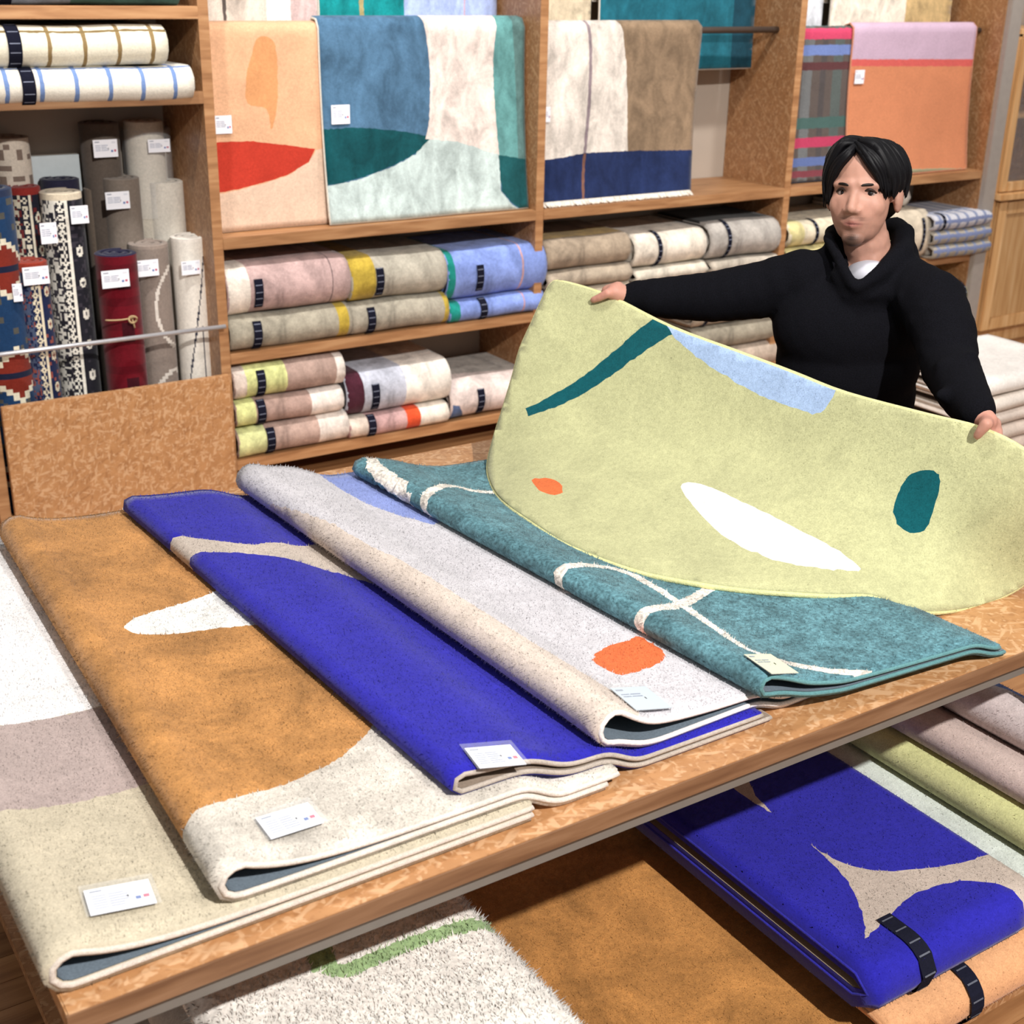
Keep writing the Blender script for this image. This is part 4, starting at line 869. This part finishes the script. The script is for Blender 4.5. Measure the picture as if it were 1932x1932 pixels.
def tps(P, val, lam=2e-3):
    X = P/500.0; n = len(X); d = np.linalg.norm(X[:, None]-X[None], axis=2); K = np.where(d > 0, d*d*np.log(d+1e-9), 0)+lam*np.eye(n)
    Q = np.hstack([np.ones((n, 1)), X]); A = np.block([[K, Q], [Q.T, np.zeros((3, 3))]]); w_ = np.linalg.solve(A, np.r_[val, 0, 0, 0])
    def f(U):
        U = U/500.0; d = np.linalg.norm(U[:, None]-X[None], axis=2); return np.where(d > 0, d*d*np.log(d+1e-9), 0)@w_[:n]+w_[n]+U@w_[n+1:]
    return f
dep = tps(CT[:, :2], CT[:, 2]); K9 = 900.0
def F_held(S, T):
    U = np.stack([S*K9, -T*K9], 1); D = dep(U)
    R = CR[None]*((U[:, :1]-966)/F_PX)-CU[None]*((U[:, 1:]-966)/F_PX)+CF[None]
    return CAM[None]+R*D[:, None]
k9 = lambda pts: [(p[0]/K9, -p[1]/K9) for p in pts]
out = smooth_curve([(1060, 534), (1120, 550), (1170, 570), (1270, 620), (1400, 668), (1500, 706), (1600, 745), (1750, 785), (1850, 810), (1932, 850), (1990, 905), (2010, 980), (1980, 1050), (1932, 1097), (1880, 1128), (1820, 1148), (1750, 1157), (1700, 1150), (1640, 1128), (1570, 1128), (1500, 1125), (1400, 1118), (1300, 1104), (1200, 1083), (1080, 1038), (1000, 988), (950, 950), (928, 915), (923, 880), (935, 830), (952, 775), (970, 715), (985, 660), (1005, 615), (1030, 560), (1043, 538)], 4, True)
held = thing('rug', 'lime-yellow rug with blue, dark teal, white and orange shapes held up by the man', 'rug', tuple(at(1640, 1130, z=.76)))
held_regs = [(k9(ribbon([(999, 783), (1060, 755), (1130, 712), (1190, 665), (1235, 630), (1275, 608), (1300, 598)], [15, 26, 30, 36, 42, 44, 44], 4)), '#11525a'),
             (k9([(1262, 614), (1280, 640), (1310, 668), (1345, 693), (1400, 728), (1440, 748), (1490, 768), (1540, 784), (1556, 782), (1566, 770), (1578, 750), (1592, 720), (1500, 680), (1400, 640), (1290, 598)]), '#9fb6d8'),
             (k9(smooth_curve([(1006, 916), (1030, 912), (1058, 920), (1063, 940), (1040, 943), (1018, 934)], 3, True)), '#d86c3a'),
             (k9(smooth_curve([(1712, 908), (1740, 891), (1772, 893), (1776, 918), (1764, 958), (1747, 998), (1722, 1010), (1697, 1000), (1687, 972), (1697, 935)], 4, True)), '#0f5158'),
             (k9(smooth_curve([(1285, 928), (1330, 925), (1400, 955), (1500, 1005), (1575, 1045), (1622, 1082), (1570, 1084), (1480, 1072), (1400, 1042), (1340, 1000)], 4, True)), '#efede4')]
sheet(held, k9(out), held_regs, '#b5b58a', F_held, M['plush'], tp=.013, step=.018, backing='back_taupe', cord='#d6d49a', cord_r=.006, jag=.001, fibre=45000, fibre_len=.0013)

# white textiles stacked behind the man at the right
GW = 'white folded rugs in a pile behind the man'
pw = at(1846, 728, z=.53)
plz = MB(); plz.box((pw[0]-.05, pw[1]-.03, 0), (pw[0]+.75, pw[1]+.6, .22), bev=.004); o = plz.build('low_plinth', M['osb']); tag(o, 'low wooden plinth under the pile of white folded rugs', 'plinth')
zz = .221
for k, (hh, c, lab) in enumerate(((.06, '#cbb9ab', 'lowest'), (.055, '#d3c3b6', 'second from the bottom'), (.06, '#dccfc3', 'middle'), (.055, '#e2d8cd', 'second from the top'), (.075, '#efe9e2', 'topmost'))):
    bundle('white folded rug, %s of the pile behind the man' % lab, pw[0]-.01+.01*(k % 2), pw[0]+.62, pw[1]+.005*(k % 3), .45, zz, hh, c, group=GW, tp=.014, mat='plush', sag=.003); zz += hh+.003
# ------------------------------------------------------------------ the man
def _sphere(kind):
    bm = bmesh.new()
    if kind: bmesh.ops.create_uvsphere(bm, u_segments=24, v_segments=12, radius=1.0)
    else: bmesh.ops.create_icosphere(bm, subdivisions=2, radius=1.0)
    bmesh.ops.triangulate(bm, faces=bm.faces[:]); bm.verts.index_update()
    V = np.array([v.co[:] for v in bm.verts]); Fc = np.array([[v.index for v in f.verts] for f in bm.faces]); bm.free(); return V, Fc
UVS, ICO = _sphere(1), _sphere(0)
class Prims:
    """overlapping ellipsoids and tapered rods fused into one continuous skin"""
    def __init__(s): s.V = []; s.F = []; s.n = 0
    def _add(s, V, Fc): s.V.append(V); s.F.append(Fc+s.n); s.n += len(V)
    def ell(s, c, ax, r): s._add(np.asarray(c)+(UVS[0]*np.asarray(r))@np.asarray(ax), UVS[1])
    def cone(s, a, b, ra, rb):
        a, b = np.asarray(a, float), np.asarray(b, float); L = np.linalg.norm(b-a); k = max(2, int(L/(min(ra, rb)*.5)))
        for i in range(k+1):
            t = i/k; s._add(a+(b-a)*t+ICO[0]*(ra+(rb-ra)*t), ICO[1])
    def chain(s, pts, rs):
        for i in range(len(pts)-1): s.cone(pts[i], pts[i+1], rs[i], rs[i+1])
    def mesh(s, voxel, smooth=6, fac=.5):
        t = mesh_obj('tmp', np.vstack(s.V), np.vstack(s.F), None); me = t.data
        m = t.modifiers.new('r', 'REMESH'); m.mode = 'VOXEL'; m.voxel_size = voxel; m2 = t.modifiers.new('s', 'SMOOTH'); m2.iterations = smooth; m2.factor = fac
        ev = t.evaluated_get(bpy.context.evaluated_depsgraph_get()); em = ev.to_mesh()
        V = np.empty(len(em.vertices)*3, np.float32); em.vertices.foreach_get('co', V)
        Fc = np.empty(len(em.loops), np.int32); em.loops.foreach_get('vertex_index', Fc)
        ev.to_mesh_clear(); bpy.data.objects.remove(t); bpy.data.meshes.remove(me)
        return V.reshape(-1, 3).astype(float), Fc.reshape(-1, 4)
man = thing('person', 'dark-haired man in a black hooded sweatshirt leaning over and holding up the yellow-green rug', 'person', (2.42, 2.18, 0))
# head frame: x towards image right, y out of the face, z up
Hc0 = dp(1630, 367, 2.88); toc = CAM-Hc0; toc /= np.linalg.norm(toc); rgt = CR-toc*CR.dot(toc); rgt /= np.linalg.norm(rgt); upv = np.cross(toc, rgt)
an = math.radians(14); hy = toc*math.cos(an)-rgt*math.sin(an); hx = rgt*math.cos(an)+toc*math.sin(an); hz = upv
rl = math.radians(-2); hx, hz = hx*math.cos(rl)+hz*math.sin(rl), hz*math.cos(rl)-hx*math.sin(rl)
HA = np.array([hx, hy, hz]); HS = .96; HL = lambda x, y, z: Hc0+HS*(x*hx+y*hy+z*hz)
CA = np.array([CR, CU, -CF])
# joints
neck_lo = dp(1648, 512, 2.95)
shR, elR, wrR = dp(1512, 528, 2.98), dp(1345, 560, 3.03), dp(1186, 560, 3.06)
shL, elL, wrL = dp(1758, 572, 2.84), dp(1792, 692, 2.74), dp(1842, 776, 2.555)
chest, belly, hips = dp(1606, 600, 2.98), dp(1594, 740, 3.06), dp(1592, 850, 3.17)
b = Prims()
b.ell(HL(0, -.012, .04), HA, (.076, .093, .078)); b.ell(HL(0, .028, -.02), HA, (.062, .061, .085)); b.ell(HL(0, .030, -.066), HA, (.048, .049, .040)); b.ell(HL(0, .062, -.096), HA, (.024, .019, .018))
for s_ in (-1, 1):
    b.ell(HL(s_*.038, .050, -.024), HA, (.024, .026, .028)); b.ell(HL(s_*.077, -.006, -.006), HA, (.010, .02, .032)); b.ell(HL(s_*.0125, .090, -.035), HA, (.0085, .009, .0075))
    b.cone(HL(s_*.046, .064, .021), HL(s_*.01, .082, .022), .010, .011)
    b.cone(HL(s_*.022, .0765, -.0590), HL(0, .0865, -.0565), .005, .0062); b.cone(HL(s_*.018, .0765, -.0660), HL(0, .0850, -.0680), .0055, .0065)
b.cone(HL(0, .083, .012), HL(0, .100, -.031), .0082, .0112)
b.cone(HL(0, -.02, -.075), neck_lo, .052, .054)
b.cone(neck_lo, chest, .06, .10); b.cone(chest, hips, .10, .10)
b.cone(neck_lo, shR, .035, .04); b.cone(neck_lo, shL, .035, .04)
b.chain([shR, elR, wrR], [.045, .036, .026]); b.chain([shL, elL, wrL], [.045, .036, .026])
# right hand: palm at the rug's edge, thumb in front, four fingers behind the rug
def surf(u, v, off): d = float(dep(np.array([[u, v]]))[0]); return dp(u, v, d-off)
pr = dp(1160, 551, 3.045); b.cone(wrR, pr, .026, .021); b.cone(dp(1166, 544, 3.05), dp(1146, 549, 3.06), .017, .015); b.cone(pr, dp(1148, 566, 3.085), .019, .014)
b.chain([pr, surf(1147, 553, .034), surf(1132, 561, .030), surf(1119, 566, .025)], [.014, .0115, .0100, .0085])
for k, (du, L) in enumerate(((-9, 34), (2, 40), (12, 38), (21, 30))):
    b.chain([dp(1150+du, 552+k*3, 3.075), surf(1146+du, 570+k*3, -.030), surf(1140+du, 570+L*.6+k*3, -.032), surf(1138+du, 570+L+k*3, -.026)], [.0105, .0095, .009, .0075])
# left hand: knuckles on the rim, thumb hooked over the front
pl = dp(1860, 795, 2.53); b.cone(wrL, pl, .027, .023); b.cone(dp(1846, 786, 2.54), dp(1874, 800, 2.545), .017, .016)
b.chain([pl, surf(1861, 800, .034), surf(1851, 812, .031), surf(1844, 822, .025)], [.0155, .0125, .0105, .009])
for k, (du, L) in enumerate(((-16, 34), (-4, 42), (8, 42), (19, 34))):
    b.chain([dp(1862+du, 800+k*4, 2.55), surf(1864+du, 826+k*5, -.032), surf(1860+du, 826+L*.6+k*5, -.034), surf(1858+du, 826+L+k*5, -.028)], [.0115, .0105, .0095, .008])
V, Fl = b.mesh(.0042, 5, .5)
Lc = (V-Hc0)@HA.T/HS          # head-local coordinates
for s_ in (-1, 1):         # eye sockets
    d = Lc-np.array([s_*.031, .075, .004]); g = np.exp(-(d[:, 0]**2/.014**2+d[:, 1]**2/.03**2+d[:, 2]**2/.0085**2)); V -= np.outer(g*.0085, hy)
g = np.exp(-((Lc[:, 0]/.007)**2+((Lc[:, 2]+.0632)/.0022)**2))*(Lc[:, 1] > .06); V -= np.outer(g*.0022, hy)
cen = V[Fl].mean(1); L = (cen-Hc0)@HA.T/HS
skin = np.array(lin('#b68977')); cols = np.tile(skin, (len(Fl), 1))
def blend(mask, c, k): 
    m_ = np.clip(mask*k, 0, 1)[:, None]; cols[:] = cols*(1-m_)+np.array(lin(c))*m_
front = L[:, 1] > .03; near = (np.abs(L) < .2).all(1)
gs = lambda x0, z0, sx, sz: np.exp(-(((np.abs(L[:, 0])-x0)/sx)**2+((L[:, 2]-z0)/sz)**2))*front*near
blend(gs(0, -.096, .024, .012), '#241a15', .95); blend(gs(0, -.109, .028, .011), '#2a201c', .85)      # goatee
blend(gs(.021, -.0525, .008, .0045), '#3d2e28', .6); blend(gs(0, -.050, .016, .004), '#6b5046', .5); blend(gs(0, -.080, .010, .004), '#6b5046', .5)                                                   # thin moustache and beard under the lip
blend(gs(0, -.0635, .019, .0075)*(np.abs(L[:, 0]) < .023), '#a3605a', .85); blend(gs(0, -.0632, .021, .0020), '#5f3430', .8)                           # lips
blend(gs(.026, .007, .02, .006), '#8a6253', .3); blend(gs(.03, -.03, .02, .02), '#d29a88', .35)
dh = np.minimum(np.linalg.norm(cen-dp(1135, 560, 3.03), axis=1), np.linalg.norm(cen-dp(1855, 805, 2.5), axis=1)); blend(np.exp(-(dh/.06)**2), '#d18f80', .5)
m, nt, bs = new_mat('skin'); a = nn(nt, 'ShaderNodeAttribute', attribute_name='Col'); nz_ = nn(nt, 'ShaderNodeTexNoise', i_Scale=60.0, i_Detail=4.0)
rr2 = ramp(nt, nz_.outputs['Fac'], [(.3, (.93,)*3), (.7, (1.05,)*3)]); nt.links.new(mixc(nt, 'MULTIPLY', 1.0, a.outputs['Color'], rr2.outputs[0]), bs.inputs['Base Color'])
bs.inputs['Roughness'].default_value = .52; bs.inputs['Specular IOR Level'].default_value = .28; bs.inputs['Subsurface Weight'].default_value = .12; bs.inputs['Subsurface Radius'].default_value = (.01, .004, .002); bs.inputs['Subsurface Scale'].default_value = .3; SK = m
mesh_obj('body', V, Fl, SK, man, cols)
for s_ in (-1, 1):
    # eye: white ball with a dark iris, lids close over it
    bm = bmesh.new(); bmesh.ops.create_uvsphere(bm, u_segments=24, v_segments=16, radius=.0112); Ve = np.array([v.co[:] for v in bm.verts]); Fe = [[v.index for v in f.verts] for f in bm.faces]; bm.free()
    Q = HL(s_*.0305, .0648, .0030)+Ve@HA; ce = np.array([Ve[f].mean(0) for f in Fe]); look = np.array([.22, 1, .05]); look /= np.linalg.norm(look)
    cs = (ce/np.linalg.norm(ce, axis=1, keepdims=True))@look; ec = np.where(cs[:, None] > .93, np.array(lin('#0d0806')), np.where(cs[:, None] > .86, np.array(lin('#2b1911')), np.array(lin('#9a8a84'))))
    mesh_obj('eye', Q, Fe, SK, man, ec)
    mb = MB(); t_ = np.linspace(0, 1, 10)
    mb.tube([HL(s_*(.013+.036*t), .0885-.004*t-.022*t**2, .0195+.0038*math.sin(t*2.6)-.002*t) for t in t_], [.0020+.0014*math.sin(math.pi*min(1, t*.95+.1)) for t in t_], 6, '#1a1310'); mb.build('eyebrow', SK, man, True, True)
    mb = MB(); mb.tube([HL(s_*(.0165+.0285*t), .0765-.009*t**2+.004*math.sin(math.pi*t), .0055+.0068*math.sin(math.pi*t)-.001*t) for t in t_], [.0014+.0016*math.sin(math.pi*t) for t in t_], 6, '#2a1c17'); mb.build('eyelid', SK, man, True, True)
# hair ---------------------------------------------------------------
hm, nt, bs = new_mat('black_hair'); bs.inputs['Roughness'].default_value = .52; bs.inputs['Specular IOR Level'].default_value = .18
nz_ = nn(nt, 'ShaderNodeTexNoise', i_Scale=150.0, i_Detail=2.0); rr2 = ramp(nt, nz_.outputs['Fac'], [(.3, '#070709'), (.7, '#100f13')]); nt.links.new(rr2.outputs[0], bs.inputs['Base Color'])
h = Prims(); h.ell(HL(0, -.028, .044), HA, (.080, .092, .076)); h.ell(HL(0, -.05, .0), HA, (.074, .064, .066)); h.ell(HL(0, -.012, .070), HA, (.066, .075, .048))
HV, HF = h.mesh(.005, 6); n0 = len(HV); mb = MB(); mb.add(HV.tolist(), HF.tolist())
rs = np.random.default_rng(3)
def lock(pts, r0):
    C_ = smooth_curve(np.array(pts), 5); k = len(C_); t = np.linspace(0, 1, k); mb.tube([HL(p[0]*.91, p[1], p[2]) for p in C_], r0*.72*(.55+.9*np.sin(np.pi*np.clip(t*.8+.12, 0, 1)))*(1-t**4*.85), 6)
for i in range(130):      # sweep to image left
    a_ = rs.random(); j = rs.normal(0, .003, 3)
    root = np.array([-.014-.002*a_, .050-.11*a_, .112-.004*abs(a_-.3)]); side = np.array([-.060-.030*min(1, a_*1.6), .062-.10*a_, .080]); low = np.array([-.080-.014*min(1, a_*2), .048-.10*a_, .035]); end = np.array([-.074-.012*a_, .046-.095*a_, -.008-.022*rs.random()+.02*(a_ < .15)])
    lock([root+j, (root+side)/2+np.array([-.004, .010*(1-a_), .014])+j, side+j, low+j, end+j*1.6], .007+.003*rs.random())
for i in range(170):      # sweep over the crown to image right
    a_ = rs.random(); j = rs.normal(0, .003, 3)
    root = np.array([-.012+.006*a_, .052-.11*a_, .113]); mid = np.array([.030+.035*a_, .070-.085*a_, .102]); side = np.array([.060+.028*min(1, a_*1.5), .064-.09*a_, .062]); low = np.array([.072+.017*min(1, a_*2), .050-.085*a_, .026]); end = np.array([.070+.018*a_, .044-.075*a_, .014-.018*rs.random()])
    lock([root+j, mid+j, side+j, low+j, end+j*1.6], .007+.003*rs.random())
for i in range(64):      # curtain fringe, image left of the parting
    a_ = rs.random(); j = rs.normal(0, .0022, 3)
    lock([np.array([-.014, .058, .104])+j, np.array([-.026-.012*a_, .078-.004*a_, .086-.006*a_])+j, np.array([-.050-.012*a_, .074-.014*a_, .056])+j, np.array([-.066-.010*a_, .058-.014*a_, .022])+j, np.array([-.072-.008*a_, .046-.012*a_, -.010-.012*rs.random()])+j*1.5], .0055+.002*rs.random())
for i in range(90):      # curtain fringe, image right, falling towards the brow
    a_ = rs.random(); j = rs.normal(0, .0022, 3)
    lock([np.array([-.012, .060, .105])+j, np.array([.008+.022*a_, .080-.003*a_, .088])+j, np.array([.030+.024*a_, .083-.010*a_, .064])+j, np.array([.048+.018*a_, .074-.014*a_, .038])+j, np.array([.056+.016*a_, .066-.016*a_, .014+.010*rs.random()-.02*a_])+j*1.6], .0055+.002*rs.random())
mb.build('hair', hm, man, True)
# clothing --------------------------------------------------------------
cm, nt, bs = new_mat('black_sweatshirt'); tc = nn(nt, 'ShaderNodeTexCoord'); nz_ = nn(nt, 'ShaderNodeTexNoise', i_Scale=420.0, i_Detail=2.0); nt.links.new(tc.outputs['Object'], nz_.inputs['Vector'])
rr2 = ramp(nt, nz_.outputs['Fac'], [(.3, '#08080c'), (.7, '#0f0f15')]); nt.links.new(rr2.outputs[0], bs.inputs['Base Color']); bs.inputs['Roughness'].default_value = .95; bs.inputs['Specular IOR Level'].default_value = .1
bp_ = nn(nt, 'ShaderNodeBump', i_Strength=.3, i_Distance=.003); nt.links.new(nz_.outputs['Fac'], bp_.inputs['Height']); nt.links.new(bp_.outputs[0], bs.inputs['Normal'])
g = Prims()
g.ell(dp(1600, 612, 2.985), CA, (.172, .135, .112)); g.ell(dp(1600, 680, 3.02), CA, (.166, .15, .112)); g.ell(belly, CA, (.163, .15, .115)); g.ell(hips, CA, (.165, .12, .125))
g.cone(dp(1590, 520, 2.99), shR, .065, .07); g.cone(dp(1690, 530, 2.94), shL, .07, .075)
g.chain([shR, dp(1430, 548, 3.01), elR, dp(1265, 562, 3.05), wrR], [.072, .068, .061, .052, .032])
g.chain([shL, dp(1782, 630, 2.79), elL, dp(1815, 738, 2.64), wrL], [.076, .069, .062, .053, .039])
for (u, v, d, r) in ((1205, 556, 3.055, .036), (1232, 560, 3.05, .045), (1822, 752, 2.61, .049), (1835, 768, 2.575, .042)): g.cone(dp(u, v, d), dp(u+3, v+3, d), r, r)
# folds bunched at the left forearm and elbow
for (u0, v0, u1, v1, d, r) in ((1775, 745, 1850, 735, 2.60, .014), (1782, 720, 1845, 708, 2.64, .014), (1775, 690, 1835, 672, 2.66, .013), (1700, 560, 1735, 660, 2.83, .012)): g.cone(dp(u0, v0, d), dp(u1, v1, d), r, r)
# hood laid round the neck, its two edges meeting in a V
g.chain([dp(1607, 536, 2.85), dp(1583, 490, 2.875), dp(1563, 450, 2.92), dp(1572, 440, 2.98)], [.013, .013, .014, .018])
g.chain([dp(1616, 545, 2.845), dp(1662, 514, 2.855), dp(1702, 476, 2.88), dp(1706, 440, 2.94)], [.011, .019, .025, .025])
g.chain([dp(1640, 560, 2.86), dp(1690, 540, 2.865), dp(1728, 512, 2.89)], [.010, .014, .014]); g.cone(dp(1578, 470, 2.965), dp(1582, 505, 2.955), .03, .03); g.cone(dp(1700, 480, 2.95), dp(1700, 520, 2.94), .04, .05)
g.chain([dp(1706, 440, 2.94), dp(1690, 430, 3.0), dp(1640, 440, 3.05), dp(1590, 438, 3.03), dp(1570, 440, 2.98)], [.023, .027, .03, .028, .02])
g.cone(dp(1580, 518, 2.89), dp(1604, 554, 2.88), .018, .022); g.cone(dp(1604, 556, 2.88), dp(1670, 552, 2.885), .024, .03)
GV, GF = g.mesh(.0075, 7, .5)
mesh_obj('hooded_sweatshirt', GV, GF, cm, man)
ts = Prims(); ts.ell(dp(1634, 526, 2.93), CA, (.053, .041, .074)); TV, TF = ts.mesh(.006, 3); mesh_obj('white_tee', TV, TF, plain('white_cotton', '#c9c9d2', .9), man)
tr = Prims()
for lr in (-1, 1):
    hp = hips+np.array([.05, .10*lr, -.02]); kn = np.array([hips[0]+.08, hips[1]+.10*lr, .48]); an_ = np.array([hips[0]+.10, hips[1]+.11*lr, .10])
    tr.chain([hp, kn, an_], [.098, .075, .062])
tr.ell(hips+np.array([.04, 0, -.03]), np.eye(3), (.12, .19, .12)); TV, TF = tr.mesh(.012, 5); mesh_obj('trousers', TV, TF, plain('dark_trousers', '#1c1d24', .9), man)
for lr in (-1, 1):
    an_ = np.array([hips[0]+.10, hips[1]+.11*lr, .06]); sh = Prims(); sh.ell(an_+np.array([-.05, 0, -.012]), np.eye(3), (.15, .052, .047)); SV, SF = sh.mesh(.01, 3); SV[:, 2] = np.maximum(SV[:, 2], .001); mesh_obj('shoe', SV, SF, plain('shoe_leather', '#15120f', .5), man)
